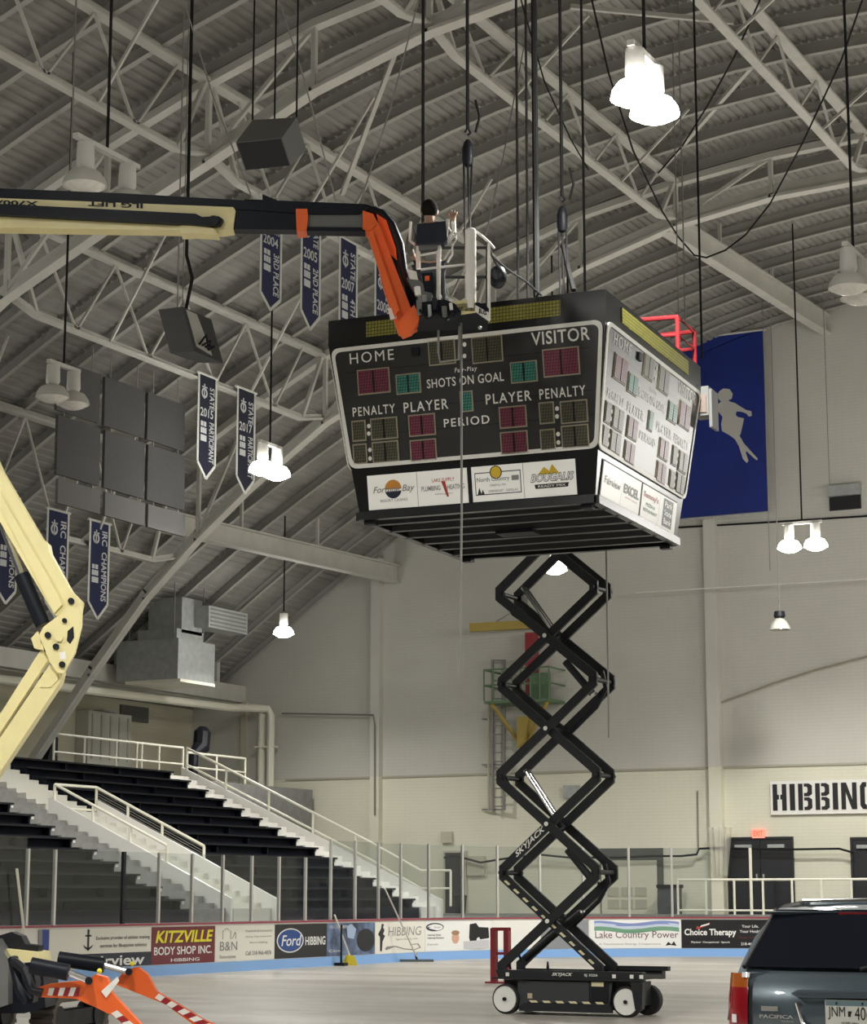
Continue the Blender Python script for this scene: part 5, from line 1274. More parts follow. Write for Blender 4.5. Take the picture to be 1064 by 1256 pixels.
# ------------------------------------------------------------------ articulated crawler boom
M_CRM = mat('boom_cream', (0.74, 0.66, 0.34), 0.38, noise=.05, nscale=3); M_ORG = mat('jib_orange', (0.80, 0.13, 0.022), 0.38); M_BB2 = mat('boom_black', (0.007, 0.009, 0.015), 0.45, spec=.2); M_BGY = mat('boom_grey', (0.20, 0.205, 0.20), 0.28, .4)
M_TRK = mat('track_rubber', (0.085, 0.075, 0.06), 0.85); M_STR_R = mat('stripe_red', (.32, .015, .02), .4); M_STR_W = mat('stripe_white', (.80, .78, .74), .4)
DB = 22.4
BL = thing('boom_lift', 'cream and orange crawler boom lift reaching from the lower corner up to the basket', 'boom lift', V(at(-120, 1281, 23.2)))
def bp(name, poly, D, t_, m_, parent=None, label=None): return part(name, pxprism(poly, D, t_), m_, parent or BL, label)
mb = bp('main_boom', [(-200, 236), (0, 243), (286, 254), (289, 258), (286, 281), (272, 283), (0, 279), (-200, 275)], DB, .22, M_CRM)
bp('boom_cylinder', [(-200, 243), (0, 250), (240, 262), (248, 266), (268, 265), (274, 269), (270, 276), (255, 277), (235, 275), (0, 263), (-200, 257)], DB - .09, .08, M_BB2, mb)
bp('cylinder_eye', [(262 + 7 * math.cos(k * .6283), 270 + 6 * math.sin(k * .6283)) for k in range(10)], DB - .11, .03, M_BLACK, mb)
bp('tip_lug', [(219, 277), (238, 274), (262, 280), (268, 288), (240, 286), (222, 287)], DB - .04, .2, M_CRM, mb)
bp('hose_tray', [(-200, 222), (0, 231), (150, 237), (322, 247), (322, 238), (343, 247), (440, 250), (452, 254), (440, 262), (375, 262), (285, 256), (150, 249), (0, 243), (-200, 235)], DB + .02, .14, M_BB2)
bp('telescope_section', [(286, 256), (370, 258), (372, 282), (286, 281)], DB + .04, .17, M_BB2)
ip = bp('inner_section', [(368, 259), (448, 261), (448, 279), (368, 279)], DB + .06, .14, M_BGY)
bp('lower_flange', [(368, 278), (448, 279), (448, 284), (368, 283)], DB + .03, .18, M_BB2, ip)
bp('clamp', [(363, 256), (377, 256), (378, 266), (376, 283), (364, 284)], DB, .24, M_ORG, ip, 'orange clamp')
bp('clamp', [(445, 258), (457, 262), (462, 276), (452, 284), (445, 280)], DB, .24, M_ORG, ip, 'orange clamp')
j = bp('jib', [(449, 264), (458, 262), (468, 283), (508, 388), (512, 404), (497, 412), (489, 409), (470, 352)], DB + .02, .10, M_ORG, None, 'orange jib arm')
bp('jib_link', [(462, 262), (474, 270), (486, 305), (487, 318), (479, 310), (466, 280)], DB + .16, .06, M_ORG, j); 
bp('jib_cylinder', [(450, 285), (457, 283), (490, 380), (484, 388)], DB - .06, .06, M_ORG, j)
bp('jib_tip', [(494, 388), (508, 374), (515, 384), (513, 396), (505, 408), (494, 412), (488, 404)], DB - .08, .14, M_ORG, j)
bp('sticker', [(476, 378), (485, 377), (487, 390), (479, 392)], DB - .005, .02, M_STR_W, j)
for k, (pts, r_) in enumerate((([(300, 250), (400, 254), (448, 256), (468, 262), (480, 276), (490, 300), (494, 330), (504, 365), (512, 385)], .055),
                          ([(440, 262), (466, 268), (478, 290), (486, 320), (496, 350), (508, 372)], .045), ([(380, 268), (450, 270), (470, 290), (482, 330), (490, 350)], .02), ([(420, 256), (460, 258), (477, 270), (486, 290), (490, 320), (500, 350), (520, 372)], .05))):
    part('hose_bundle', MB().tube([at(x, y, DB + .22 + .03 * k) for x, y in pts], r_, 8), M_BB2, BL)
m = MB().text(('JLG LIFT')[::1], lambda u, v: at(178 - 70 * u, 246 + 4.2 * u * 0 + 8 * v + (1 - u) * 3.4 - 1.5, DB - .012), .03); part('lettering', m, M_BLACK, mb)
m = MB().text('X700AJ', lambda u, v: at(47 - 60 * u, 243.0 + 8 * v + (1 - u) * 2.0, DB - .012), .03); part('lettering', m, M_BLACK, mb)
# basket
DK = 22.5
rt_ = bp('rotator', [(499, 341), (508, 336), (530, 360), (527, 371), (518, 375)], DB + .05, .22, M_BGY)
bp('rotator_cap', [(500, 330), (511, 333), (513, 343), (503, 342)], DB + .02, .15, M_STR_W, rt_)
bp('mount_block', [(508, 372), (545, 367), (558, 372), (566, 382), (556, 388), (515, 388)], DB - .12, .22, M_BB2, rt_)
for x, y0, y1 in ((521, 362, 384), (549, 366, 392), (540, 372, 384)):
    part('fitting', MB().tube([at(x, y0, DB), at(x, y1, DB)], .025, 8), M_GALV, rt_)
bk = bp('basket_floor', [(510, 375), (588, 371), (600, 378), (600, 382), (560, 381), (512, 383)], DK - .1, .8, M_BB2)
part('mast_tube', MB().cyl(at(577.5, 379, DK - .05), at(577.5, 284, DK - .05), .062, 18), M_STR_W, BL, 'white upright tube')
part('tube_cap', MB().ball(at(577.5, 284, DK - .05), .064, 14, (1, 1, .7)), M_STR_W, BL)
bp('valve_plate', [(556, 370), (583, 366), (584, 382), (558, 386)], DK - .1, .05, M_CRM, None, 'cream valve plate')
sp = bp('side_plate', [(583, 374), (601, 384), (601, 394), (583, 381)], DK - .12, .04, M_STR_W)
part('lettering', MB().text('JLG', lambda u, v: at(587 + 10 * u, 384.5 + 4 * u - 7 * v, DK - .128), .03), M_BLACK, sp)
def bt(pts, r=.018, m_=M_STR_W, D=DK, name='basket_rail'): return part(name, MB().tube([at(x, y, D) if len(p_) == 2 else at(x, y, p_[2]) for p_ in pts for x, y in [p_[:2]]], r, 8), m_, BL)
bt([(600, 393), (600, 299)], .018, name='basket_post'); bt([(538, 368), (538.5, 296)], .026, name='basket_post'); bt([(513.5, 330), (513, 299)], .026, name='basket_post')
bt([(538.5, 297), (513, 299)], .018); bt([(516, 331), (538, 328), (571, 324.5)], .014); bt([(516, 313), (538, 309)], .014)
bt([(584, 284), (590, 288), (600, 297, DK + .2), (606, 304, DK + .6)], .016); bt([(568, 283), (560, 287), (553, 294), (548, 297), (541, 297)], .014)
bt([(555, 272), (556.5, 283), (549, 296)], .014); bt([(549.5, 269), (548, 284), (546, 297)], .020); bt([(504, 272), (503, 285), (503, 295), (509, 300)], .016)
bt([(555, 299), (555, 312), (549, 322)], .012)
for x in (598, 520): bt([(x, 390, DK + .85), (x, 303, DK + .85)], .018, M_LIFT2, name='basket_post')
for y in (304, 340): bt([(520, y, DK + .85), (598, y, DK + .85), (600, y, DK)], .018, M_LIFT2)
bp('toe_board', [(520, 377), (600, 377), (600, 388), (520, 388)], DK + .84, .02, M_LIFT2)
cb = bp('control_console', [(512, 275), (547, 271), (549, 294), (545, 297), (510, 298)], DK - .12, .16, mat('console_navy', (.005, .008, .020), .45), None, 'dark navy control console')
bp('console_tray', [(513, 299), (537, 297), (537, 305), (514, 307)], DK - .06, .15, M_BGY, cb)
tb_ = bp('tool_box', [(517, 335), (531, 334), (533, 351), (529, 359), (521, 357)], DK - .06, .18, M_BB2, None, 'black box with an orange sticker')
bp('sticker', [(521.5, 338.5), (527, 338), (527, 344), (521.5, 344.5)], DK - .066, .004, M_ORG, tb_)
bp('green_plate', [(532, 334), (538, 332), (538, 364), (532, 366)], DK + .05, .06, mat('plate_green', (.05, .08, .055), .5), tb_)
bt([(538, 405), (538, 432), (540, 444), (563, 441), (564, 400)], .014, M_WIREG, DK + .1, 'lower_guard')
ft = part('foot_ball', MB().ball(at(589, 402, DK), .022, 10), M_GALV, BL)
for x, y0, y1, r_, mm in ((514, 368, 386, .03, M_BGY), (527, 374, 390, .022, M_GALV), (533, 366, 380, .03, M_BLACK), (545, 376, 388, .03, M_BGY), (553, 372, 380, .02, M_STR_W), (512, 352, 362, .035, M_STR_W)):
    part('fitting', MB().tube([at(x, y0, DB - .16), at(x + 1, y1, DB - .16)], r_, 8), mm, rt_)
part('hydraulic_hose', MB().tube([at(515, 380, DB - .2), at(524, 392, DB - .22), at(536, 386, DB - .2), at(546, 393, DB - .2), at(556, 384, DB - .16)], .018, 6), M_BLACK, rt_)
# lower riser arms with elbow
DA = 23.1
ua = bp('upper_riser', [(-190, 235), (-150, 215), (0, 573), (51, 660), (58, 665), (60, 676), (86, 723), (99, 736), (97, 748), (78, 762), (66, 753), (0, 640), (-185, 290)][1:], DA, .26, M_CRM)
bp('riser_panel', [(0, 622), (0, 605), (70, 728), (76, 742), (66, 752)], DA - .03, .04, M_CRM, ua)
ep = bp('elbow_plate', [(48, 779), (53, 769), (76, 752), (93, 730), (101, 738), (100, 768), (92, 801), (78, 826), (70, 825), (61, 812)], DA - .10, .06, M_CRM)
bp('elbow_plate', [(48, 779), (53, 769), (76, 752), (93, 730), (101, 738), (100, 768), (92, 801), (78, 826), (70, 825), (61, 812)], DA + .26, .06, M_CRM)
bp('slot', [(83, 774), (90, 768), (91, 782), (86, 790), (82, 786)], DA - .104, .02, M_BLACK, ep)
for x, y, r_ in ((87, 737, 4), (58.5, 779, 4), (68.5, 793, 4), (76, 815, 4), (72, 782, 5), (79, 761, 3)):
    bp('pin', [(x + r_ * math.cos(k * .5236), y + r_ * math.sin(k * .5236)) for k in range(12)], DA - .125, .08, M_BLACK if r_ != 5 else M_CRM, ep)
bp('sticker', [(73, 800), (80, 799), (81, 808), (74, 809)], DA - .103, .01, M_STR_W, ep)
bp('link_ear', [(38, 783), (46, 774), (50, 785), (52, 797), (42, 795)], DA - .02, .1, M_CRM)
l1 = bp('lower_riser', [(50, 797), (63, 803), (0, 899), (-185, 1178), (-205, 1165), (0, 876)], DA + .02, .12, M_CRM)
l2 = bp('lower_riser', [(61, 815), (77, 823), (74, 836), (0, 947), (-170, 1200), (-190, 1187), (0, 905)], DA - .02, .22, M_CRM)
bp('inset_panel', [(55, 830), (70, 825), (71, 834), (62, 843), (49, 843)], DA - .03, .03, M_CRM, l2)
cy = part('riser_cylinder', MB().cyl(at(53, 767, DA + .1), at(26, 705, DA + .1), .085, 16), M_BB2, BL); part('rod', MB().cyl(at(26, 705, DA + .1), at(-10, 610, DA + .1), .04, 12), M_CHR, cy)
# crawler base
DG = 23.2
bp('chassis', [(-260, 1186), (52, 1186), (56, 1236), (30, 1243), (-260, 1243)], DG, .9, M_BB2)
bp('turret_cover', [(-260, 1150), (-5, 1152), (10, 1176), (10, 1232), (-2, 1236), (-260, 1236)], DG - .25, .8, M_BGY)
bp('upper_tray', [(-250, 1160), (0, 1163), (47, 1168), (49, 1180), (0, 1180), (-250, 1178)], DG - .05, .7, M_CRM)
bp('valve_bank', [(-10, 1150), (14, 1143), (26, 1148), (31, 1158), (48, 1160), (46, 1168), (-10, 1165)], DG + .1, .3, M_BLACK)
bp('riser_pedestal', [(-225, 1150), (-150, 1150), (-165, 1200), (-215, 1200)], DG - .1, .5, M_CRM)
PHI = R(12); T1 = FH * math.cos(PHI) + RT * math.sin(PHI); T2 = RT * math.cos(PHI) - FH * math.sin(PHI); TZ = V((0, 0, 1))
def track(o, length, rad, w):
    """o: ground point under the near end, outer edge away from the middle; runs along T1"""
    def stad(r, n=10):
        c0, c1 = o + T1 * rad + TZ * rad, o + T1 * (length - rad) + TZ * rad
        return [c0 - T1 * (r * math.cos(a)) + TZ * (r * math.sin(a)) for a in [math.pi * (k / n - .5) for k in range(n + 1)]] + \
               [c1 + T1 * (r * math.cos(a)) + TZ * (r * math.sin(a)) for a in [math.pi * (.5 - k / n) for k in range(n + 1)]]
    a, b_ = stad(rad), stad(rad * .74); n = len(a); W = T2 * w
    m = MB().add(a + b_ + [p + W for p in a] + [p + W for p in b_], [q for k in range(n) for q in ((k, (k+1) % n, 2*n + (k+1) % n, 2*n + k), (n + k, 3*n + k, 3*n + (k+1) % n, n + (k+1) % n), (k, n + k, n + (k+1) % n, (k+1) % n), (2*n + k, 2*n + (k+1) % n, 3*n + (k+1) % n, 3*n + k))])
    t_ = part('track', m, M_TRK, BL)
    m = MB(); c = o + T1 * (length / 2) + TZ * rad
    big = stad(rad * 1.05, 8)
    for p in big[1:-1]:
        d = (p - c); m.obox(p + W / 2, T2 * (w / 2), TZ * .022, T1 * .022)
    part('tread_lug', m, M_TRK, t_)
    part('track_frame', MB().obox(c + W * .5, T1 * (length / 2 - rad), T2 * (w * .36), TZ * (rad * .36)), M_BLACK, t_)
    for e in (rad, length - rad): part('sprocket', MB().cyl(o + T1 * e + TZ * rad + W * .08, o + T1 * e + TZ * rad + W * .92, rad * .6, 16), M_BLACK, t_)
to = onZ(36, 1281, .012); track(to, 1.7, .25, .27); track(to - T2 * 1.15, 1.7, .25, .27)
def stripes(poly_a, poly_b, D, n, parent):
    """hazard bars between two edge lines"""
    for k in range(n):
        u0, u1 = k / n, (k + 1) / n
        L = lambda q, u: (q[0][0] + (q[1][0] - q[0][0]) * u, q[0][1] + (q[1][1] - q[0][1]) * u)
        sh = .35 / n
        bp('hazard_bar', [L(poly_a, min(1, u0 + sh)), L(poly_a, min(1, u1 + sh)), L(poly_b, u1), L(poly_b, u0)], D, .01, M_STR_R if k % 2 else M_STR_W, parent)
og = bp('outrigger', [(143, 1208), (145, 1201), (152, 1190), (169, 1186), (181, 1195), (192, 1216), (252, 1252), (285, 1266), (283, 1271), (262, 1270), (240, 1259), (203, 1232)], 24.3, .14, M_ORG, None, 'orange outrigger leg')
stripes(((192, 1217), (262, 1258)), ((190, 1224), (252, 1262)), 24.29, 9, og)
bp('pad', [(256, 1268), (290, 1268), (294, 1271.0), (252, 1271.0)], 24.2, .3, M_BLACK, og)
og = bp('outrigger', [(43, 1215), (46, 1211), (59, 1207), (108, 1202), (117, 1195), (131, 1199), (136, 1217), (172, 1256), (206, 1283), (190, 1284), (160, 1268), (144, 1249), (120, 1237), (93, 1225), (46, 1223)], 22.3, .16, M_ORG, None, 'orange outrigger leg')
stripes(((58, 1212), (98, 1211)), ((58, 1221), (96, 1222)), 22.29, 6, og); stripes(((141, 1237), (186, 1275)), ((136, 1243), (176, 1278)), 22.29, 6, og)
bp('gusset', [(124, 1216), (144, 1198), (146, 1203), (130, 1224)], 22.28, .02, M_STR_W, og)
bp('pad', [(182, 1283), (214, 1283), (218, 1286.5), (178, 1286.5)], 22.2, .3, M_BLACK, og)
for (a, b_, c_, D) in (((38, 1184), (84, 1193), (109, 1203), 22.2), ((72, 1176), (128, 1184), (158, 1192), 24.2)):
    cy = part('outrigger_cylinder', MB().cyl(at(*a, D), at(*b_, D), .085, 14), M_BB2, BL); part('rod', MB().cyl(at(*b_, D), at(*c_, D), .035, 10), M_CHR, cy)
    part('rod_eye', MB().cyl(at(*c_, D - .08), at(*c_, D + .2), .040, 12), M_BLACK, cy)
for x, y, D in ((122, 1191, 22.25), (162, 1182, 24.25)): part('sensor_cap', MB().ball(at(x, y, D), .028, 10), YEL, BL)
part('hose_bundle', MB().tube([at(18, 1180, 22.6), at(30, 1190, 22.4), (at(40, 1215, 22.3)), at(52, 1218, 22.3)], .05, 8), M_BLACK, BL)
part('hose_bundle', MB().tube([at(16, 1176, 22.7), at(25, 1215, 22.5), at(34, 1228, 22.5)], .06, 8), M_BB2, BL)
bp('swivel_mount', [(26, 1182), (38, 1180), (44, 1205), (40, 1230), (26, 1230)], 22.5, .3, M_BB2)

# ------------------------------------------------------------------ man in the basket
def skin_mesh(name, joints, edges, m_, parent, lv=2):
    me = bpy.data.meshes.new(name); sh = SHIFT[parent]
    me.from_pydata([tuple(V(j[0]) - sh) for j in joints], edges, [])
    o = bpy.data.objects.new(name, me); COL.objects.link(o); o.parent = parent; SHIFT[o] = sh
    md = o.modifiers.new('skin', 'SKIN'); me.skin_vertices[0]
    for i, j in enumerate(joints): me.skin_vertices[0].data[i].radius = (j[1], j[2] if len(j) > 2 else j[1])
    me.skin_vertices[0].data[0].use_root = True
    o.modifiers.new('sub', 'SUBSURF').levels = lv; o.modifiers['sub'].render_levels = lv
    me.materials.append(m_)
    return o
floor_z = at(550, 386, DK + .45).z
pc = at(527, 386, DK + .50); pc.z = floor_z + .05
pc.z += .06
PM = thing('person', 'person in a grey shirt with dark hair working in the lift basket, back turned', 'person', pc)
def L(x, y, z): return pc + RT * x + FH * y + V((0, 0, z))
M_SKIN = mat('skin', (.42, .25, .17), .5); M_SHIRT = mat('shirt_grey', (.21, .20, .18), .8); M_TRS = mat('trousers_grey', (.06, .062, .068), .8); M_HAIR = mat('hair_dark', (.012, .010, .009), .9, spec=.1)
# kneeling: pelvis over the heels, knees forward
J = [(L(0, 0, .46), .13, .10), (L(0, .01, .60), .125, .095), (L(0, .03, .76), .14, .10), (L(0, .03, .90), .13, .09), (L(0, .03, .985), .055, .055), (L(0, .04, 1.06), .062, .068), (L(0, .045, 1.13), .074, .090), (L(0, .04, 1.20), .050, .065),
     (L(-.17, .03, .92), .055), (L(-.24, .06, .70), .042), (L(-.16, .26, .62), .034), (L(-.13, .30, .61), .030, .018),
     (L(.17, .03, .92), .055), (L(.27, .06, .80), .042), (L(.27, .10, 1.02), .032), (L(.27, .10, 1.08), .030, .018),
     (L(-.09, .02, .42), .085), (L(-.12, .34, .09), .062), (L(-.10, -.02, .065), .045), (L(-.10, -.10, .04), .04),
     (L(.09, .02, .42), .085), (L(.12, .34, .09), .062), (L(.10, -.02, .065), .045), (L(.10, -.10, .04), .04)]
E_ = [(0, 1), (1, 2), (2, 3), (3, 4), (4, 5), (5, 6), (6, 7), (3, 8), (8, 9), (9, 10), (10, 11), (3, 12), (12, 13), (13, 14), (14, 15), (0, 16), (16, 17), (17, 18), (18, 19), (0, 20), (20, 21), (21, 22), (22, 23)]
for h, sx in ((11, -1), (15, 1)):
    b0 = J[h][0]; dr = (J[h][0] - J[h-1][0]).normalized(); sd = RT if abs(dr.dot(RT)) < .7 else V((0, 0, 1))
    for k, ln in enumerate((.070, .080, .075, .058)):
        a = len(J); o = sd * (.024 * (k - 1.5))
        J += [(b0 + o + dr * .03, .009), (b0 + o * 1.2 + dr * (.03 + ln * .55) + FH * .012, .008), (b0 + o * 1.2 + dr * (.03 + ln * .8) + FH * .035, .007)]
        E_ += [(h, a), (a, a + 1), (a + 1, a + 2)]
    a = len(J); J += [(b0 - sd * .04 * sx + dr * .0, .010), (b0 - sd * .055 * sx + dr * .04 + FH * .02, .008)]; E_ += [(h, a), (a, a + 1)]
skin_mesh('body', J, E_, M_SKIN, PM)
T = 1.10
skin_mesh('shirt', [(J[i][0], J[i][1] * 1.12, (J[i][2] if len(J[i]) > 2 else J[i][1]) * 1.15) for i in (0, 1, 2, 3)] + [(L(0, .03, .975), .085, .07)] + [(J[i][0], J[i][1] * 1.2) for i in (8, 9, 12, 13)] + [(L(-.195, .17, .655), .046), (L(.275, .08, .90), .046)],
          [(0, 1), (1, 2), (2, 3), (3, 4), (3, 5), (5, 6), (3, 7), (7, 8), (6, 9), (8, 10)], M_SHIRT, PM)
skin_mesh('trousers', [(L(0, 0, .46), .145, .115)] + [(J[i][0], J[i][1] * 1.16) for i in (16, 17, 18, 20, 21, 22)], [(0, 1), (1, 2), (2, 3), (0, 4), (4, 5), (5, 6)], M_TRS, PM)
m = MB().ball(L(0, .02, 1.155), .098, 18, (1, 1.05, 1.1)); part('hair', m, M_HAIR, PM)
m = MB()
for s in (-1, 1): m.ball(L(.088 * s, .055, 1.125), .026, 10, (.5, 1, 1.4))
part('ear', m, M_SKIN, PM)
m = MB().ball(L(0, .148, 1.11), .016, 8, (1, 1.4, 1.4)); part('nose', m, M_SKIN, PM)
m = MB()
for s in (-1, 1): m.ball(L(.032 * s, .128, 1.135), .011, 8)
part('eye', m, INK, PM); part('mouth', MB().ball(L(0, .125, 1.065), .02, 8, (1.3, .5, .35)), mat('lip', (.35, .15, .12), .5), PM)
m = MB()
for s in (-1, 1): m.tube([L(.10 * s, -.04, .045), L(.10 * s, -.18, .05), L(.10 * s, -.23, .03)], .05, 10, True, [.05, .045, .03])
part('boot', m, M_BLACK, PM)
# black tool bag slung outside the basket
c = at(611, 340, DK + .35)
t = thing('tool_bag', 'rounded black bag slung outside the basket beside the white post', 'bag', c - V((0, 0, .13)))
part('bag', MB().ball(c, .105, 16, (1, 1, 1.28)), mat('bag_black', (.012, .014, .022), .35), t)
part('strap', MB().tube([c + V((0, 0, .11)), at(603, 312, DK + .1), at(600, 303, DK)], .012, 6), M_BLACK, t)
part('flap', MB().tube([at(604, 346, DK + .28), at(620, 342, DK + .28)], .03, 8), M_BLACK, t)
solo('slung_cable', MB().tube([at(602, 312, DK + .05), at(622, 330, DK + 1.0), at(645, 345, DK + 2.2), at(664, 362, DK + 3.2)], .014, 6), M_WIRE, 'dark rope running from the basket rail to the scoreboard top', 'cable')
# ------------------------------------------------------------------ car
M_CAR = mat('car_paint_slate', (0.085, 0.115, 0.135), 0.28, 0.35, coat=0.8); M_CGL = mat('car_glass', (0.004, 0.005, 0.009), 0.10, spec=.22); M_TRIM = mat('car_trim_black', (0.015, 0.015, 0.016), 0.4)
M_TLR = mat('tail_red', (0.24, 0.006, 0.012), 0.12, coat=1.0); M_TLA = mat('tail_amber', (0.34, 0.085, 0.012), 0.12, coat=1.0); M_TLW = mat('tail_clear_or_glint', (0.75, 0.75, 0.75), 0.1, coat=1.0); M_CCH = mat('car_chrome', (0.8, 0.8, 0.8), 0.12, 1.0)
CB = V((-3.73, 12.95, 0))
CAR = thing('car', 'slate blue-grey wagon parked on the rink floor, rear toward us', 'car', CB, rz=0.0)
CAR.scale = (.89, 1, 1)
# cross sections from rear (y=0) forward: (y, [(half width, z) ...] bottom to roof centre)
SEC = [(-.02, [(.80, .36), (.93, .40), (.955, .62), (.94, .80), (.88, .84)], 0),
       ]
def ring(y, pts): return [V((x, y, z)) for x, z in pts] + [V((-x, y, z)) for x, z in pts[::-1]]
lower = [(-.03, .78, .34, .52, .74), (.0, .90, .30, .54, .80), (.10, .965, .24, .58, .86), (.35, .99, .22, .62, .98), (.9, 1.0, .22, .64, 1.02), (1.6, 1.0, .22, .64, 1.00), (2.6, 1.0, .22, .63, .97), (3.5, 1.0, .22, .63, .95), (4.1, .99, .22, .62, .93), (4.6, .95, .24, .58, .84), (4.92, .84, .28, .52, .72), (5.02, .70, .34, .48, .62)]
def loft(rings, cap=True):
    m = MB(); n = len(rings[0]); vs = [p for r in rings for p in r]; fs = []
    for i in range(len(rings) - 1):
        for k in range(n): fs.append((i*n+k, (i+1)*n+k, (i+1)*n+(k+1) % n, i*n+(k+1) % n))
    fs += [tuple(range(n)), tuple(range((len(rings)-1)*n, len(rings)*n))[::-1]]
    return m.add(vs, fs)
R_ = [ring(y, [(w * .80, zb), (w * .97, zb + .05), (w, zm), (w * .985, (zm + zt) / 2), (w * .93, zt), (w * .70, zt + .015), (w * .3, zt + .02)]) for y, w, zb, zm, zt in lower]
part('lower_body', loft(R_), M_CAR, CAR)
# tailgate: a slab that leans forward, from bumper top to window base
def gx(z): return .86 if z < .84 else .86 - (z - .84) * .10
gate = []
for y, z, w in ((-.02, .72, .74), (-.045, .80, .75), (-.05, .90, .75), (-.035, 1.00, .75), (.0, 1.08, .755), (.03, 1.145, .765)): gate.append((y, z, w))
n = 12; vs = []; fs = []
for (y, z, w) in gate:
    for k in range(n + 1):
        u = -1 + 2 * k / n; vs.append(V((u * w, y + .055 * abs(u) ** 2.2, z)))
for i in range(len(gate) - 1):
    for k in range(n): fs.append((i*(n+1)+k, i*(n+1)+k+1, (i+1)*(n+1)+k+1, (i+1)*(n+1)+k))
gt = part('tailgate', MB().add(vs, fs), M_CAR, CAR)
# body shoulders beside and behind the gate, up to the roof
UP = [(.02, .93, .84, .80, 1.13), ]
def gh(y, zb, wb, zt, wt): return ring(y, [(wb, zb), (wb * .985, zb + (zt - zb) * .25), (wb + (wt - wb) * .75, zb + (zt - zb) * .75), (wt, zt - .03), (wt * .86, zt), (wt * .45, zt + .018)])
G = [gh(.06, .84, .93, 1.13, .86), gh(.16, .86, .955, 1.22, .85), gh(.34, .90, .965, 1.38, .815), gh(.52, .92, .97, 1.485, .775), gh(.66, .94, .975, 1.515, .765), gh(1.2, .96, .98, 1.54, .775), gh(2.2, .95, .98, 1.545, .78), gh(2.9, .93, .975, 1.52, .765), gh(3.4, .92, .97, 1.33, .80), gh(3.95, .90, .94, .98, .86)]
part('upper_body', loft(G), M_CAR, CAR)
# rear window with rounded lower corners, standing proud of the slope
def rw(u, v, off=0.0):
    y = .055 + (.50 - .055) * v; z = 1.145 + (1.495 - 1.145) * v; w = .80 + (.715 - .80) * v
    return V((u * w, y + .05 * abs(u) ** 2.2 - off, z + off * .7))
vs = []; fs = []; nu, nv = 14, 6
for i in range(nv + 1):
    for k in range(nu + 1): vs.append(rw(-1 + 2 * k / nu, i / nv, .035))
for i in range(nv):
    for k in range(nu): fs.append((i*(nu+1)+k, i*(nu+1)+k+1, (i+1)*(nu+1)+k+1, (i+1)*(nu+1)+k))
part('rear_window', MB().add(vs, fs), M_CGL, CAR)
for s in (-1, 1): part('window_trim', MB().tube([rw(s, i / 6, .03) for i in range(7)], .018, 6), M_TRIM, CAR)
part('wiper', MB().tube([V((.05, .02, 1.165)), V((.2, .06, 1.20)), V((.55, .10, 1.225))], .012, 6), M_TRIM, CAR)
# roof spoiler with high brake lamp
vs = []
m = MB().prism([(-.73, .44, 1.505), (-.73, .70, 1.532), (-.73, .72, 1.51), (-.73, .46, 1.486)], (1.46, 0, 0)); sp_ = part('roof_spoiler', m, M_CAR, CAR)
part('brake_lamp', MB().box((-.22, .430, 1.487), (.22, .447, 1.503)), M_TLR, sp_)
for s in (-1, 1):
    rr = part('roof_rail', MB().tube([V((s * .74, .56, 1.49)), V((s * .74, .80, 1.535)), V((s * .735, 1.1, 1.553)), V((s * .735, 2.2, 1.558)), V((s * .735, 2.55, 1.52))], .020, 8), M_TRIM, CAR)
for y in (1.15, 2.0): part('roof_crossbar', MB().tube([V((-.73, y, 1.562)), V((0, y, 1.574)), V((.73, y, 1.562))], .022, 8), M_CCH, CAR)
for s in (-1, 1):
    # wrap-round tail lamp: red below, amber above, clear insert
    def tl(u, z, o=.0): # u 0 at the gate side, 1 on the flank
        a = u * 1.25; return V((s * (.745 + .205 * math.sin(a) * (1 - .10 * max(0, z - .9))), .0 + .20 * (1 - math.cos(a)) + max(0, z - .95) * .30 - o, z))
    def lamp_mesh(z0, z1, u0, u1, o, nz=4, nu_=6):
        vs = []; fs = []
        for i in range(nz + 1):
            for k in range(nu_ + 1): vs.append(tl(u0 + (u1 - u0) * k / nu_, z0 + (z1 - z0) * i / nz, o))
        for i in range(nz):
            for k in range(nu_): fs.append((i*(nu_+1)+k, i*(nu_+1)+k+1, (i+1)*(nu_+1)+k+1, (i+1)*(nu_+1)+k))
        return MB().add(vs, fs)
    tlp = part('tail_lamp', lamp_mesh(.74, 1.045, 0, 1, .03), M_TLR, CAR, 'red wrap-round tail lamp')
    part('amber_lens', lamp_mesh(1.045, 1.13, 0.02, .95, .03), M_TLA, tlp, 'amber upper lens')
    part('clear_lens_or_glint', lamp_mesh(.83, .88, .35, .55, .036), M_TLW, tlp)
    part('clear_lens_or_glint', lamp_mesh(1.105, 1.135, -.02, .22, .037), M_TLW, tlp)  # white patch painted as the small highlight at the lamp's top
# handle bar, plate, badges, seams
hb = part('gate_handle', MB().prism([(-.42, -.05, 1.015), (-.36, -.085, 1.04), (.36, -.085, 1.04), (.42, -.05, 1.015), (.36, -.095, .995), (-.36, -.095, .995)], (0, .04, 0)), M_CAR, CAR)
part('plate_recess', MB().tube([V((-.38, -.055, .96)), V((-.34, -.06, .84)), V((-.28, -.06, .81)), V((.28, -.06, .81)), V((.34, -.06, .84)), V((.38, -.055, .96))], .012, 6), M_CCH, gt)
pz0, pz1, py_ = .830, .983, -.075
pl = part('licence_plate', MB().box((-.172, py_, pz0), (.172, py_ + .012, pz1)), mat('plate_cream', (.66, .67, .62), .4), CAR)
part('plate_band', MB().box((-.167, py_ - .002, pz1 - .034), (.167, py_, pz1 - .004)), mat('plate_teal', (.14, .22, .25), .5), pl)
part('lettering', MB().text_rect('JNM', (-.152, py_ - .004, pz0 + .036), (.120, 0, 0), (0, 0, .078), .0), INK, pl)
part('lettering', MB().text_rect('406', (.034, py_ - .004, pz0 + .036), (.115, 0, 0), (0, 0, .078), .0), INK, pl)
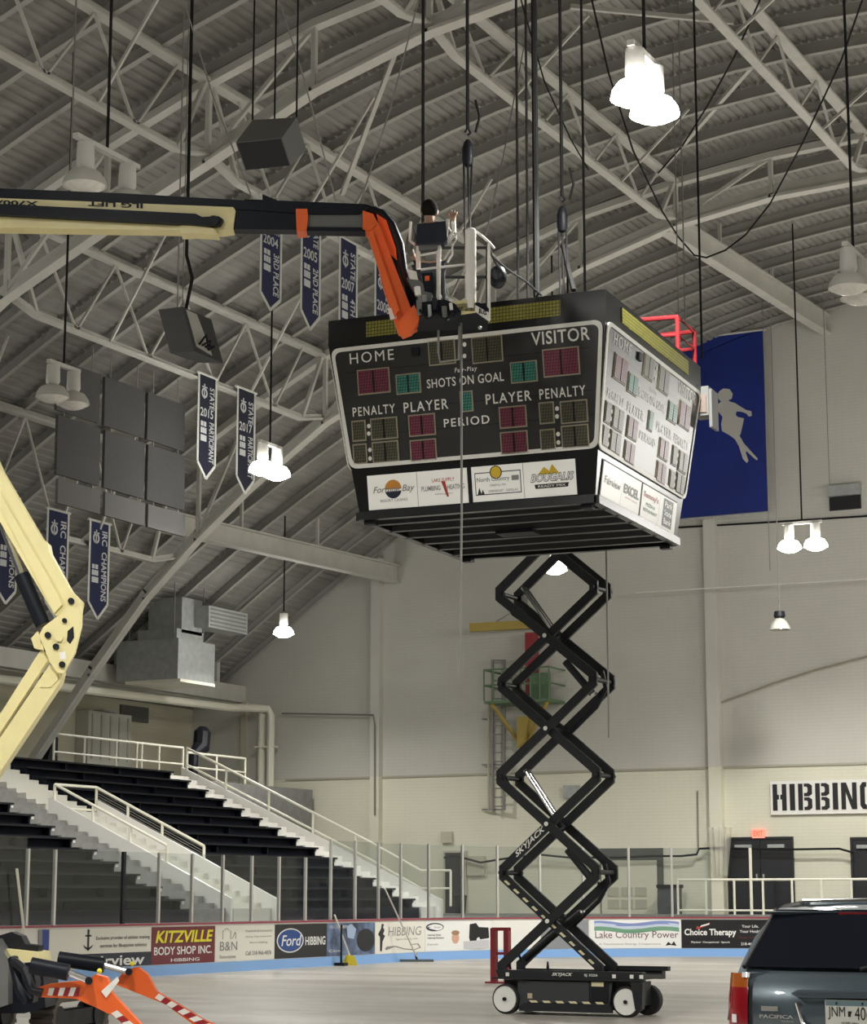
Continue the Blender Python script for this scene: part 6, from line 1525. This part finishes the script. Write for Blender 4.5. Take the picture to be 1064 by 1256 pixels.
part('state_mark', MB().add([V((-.012, py_ - .004, pz0 + .055)), V((.006, py_ - .004, pz0 + .055)), V((.008, py_ - .004, pz0 + .07)), V((.016, py_ - .004, pz0 + .088)), V((-.012, py_ - .004, pz0 + .088))], [(0, 1, 2, 3, 4)]), INK, pl)
part('lettering', MB().text_rect('10,000 lakes', (-.06, py_ - .004, pz0 + .010), (.12, 0, 0), (0, 0, .015), .01), INK, pl)
for x in (-.09, .09): part('plate_bolt', MB().cyl((x, py_ - .006, pz1 - .019), (x, py_, pz1 - .019), .008, 8), INK, pl)
def gy(x): return -.055 + .055 * abs(x / .71) ** 2.2
part('badge', MB().box((-.645, gy(.6) - .014, .905), (-.525, gy(.56) - .0, .935)), M_CCH, CAR)
part('badge', MB().text('PACIFICA', lambda u, v: V((-.665 + .255 * u, gy(-.665 + .255 * u) - .006, .862 + .022 * v)), .02), M_CCH, CAR)
part('badge', MB().text('TOURING', lambda u, v: V((-.50 + .09 * u, gy(-.5) - .008, .840 + .012 * v)), .01), M_CCH, CAR)
part('rear_bumper', loft([ring(-.10, [(.60, .44), (.66, .47), (.66, .66), (.60, .70)]), ring(-.06, [(.78, .38), (.84, .42), (.84, .70), (.78, .735)]), ring(.10, [(.95, .34), (.985, .38), (.985, .72), (.95, .75)]), ring(.35, [(.97, .34), (1.0, .38), (1.0, .72), (.97, .75)])]), M_CAR, CAR)
for s in (-1, 1):
    m = MB(); q = [(.62, 1.02), (.80, 1.33), (1.5, 1.44), (2.6, 1.44), (3.25, 1.10), (3.2, 1.02)]
    def xs_(z): return .978 - max(0, z - 1.0) * .36
    m.prism([V((s * (xs_(z) + .004), y, z)) for y, z in q], (s * .012, 0, 0)); part('side_window', m, M_CGL, CAR)
    for y in (1.05, 4.05):
        w = part('wheel', MB().lathe([(.20, -.11), (.34, -.11), (.365, -.09), (.365, .09), (.34, .11), (.20, .11)], (s * .90, y, .365), (1, 0, 0), 24), M_TYRE, CAR)
        part('rim', MB().lathe([(.001, -.08), (.21, -.08), (.21, .08), (.001, .08)], (s * .915, y, .365), (1, 0, 0), 16), M_CCH, w)
    part('mirror', MB().ball((s * 1.06, 3.1, 1.06), .11, 12, (1, .7, .75)), M_CAR, CAR)
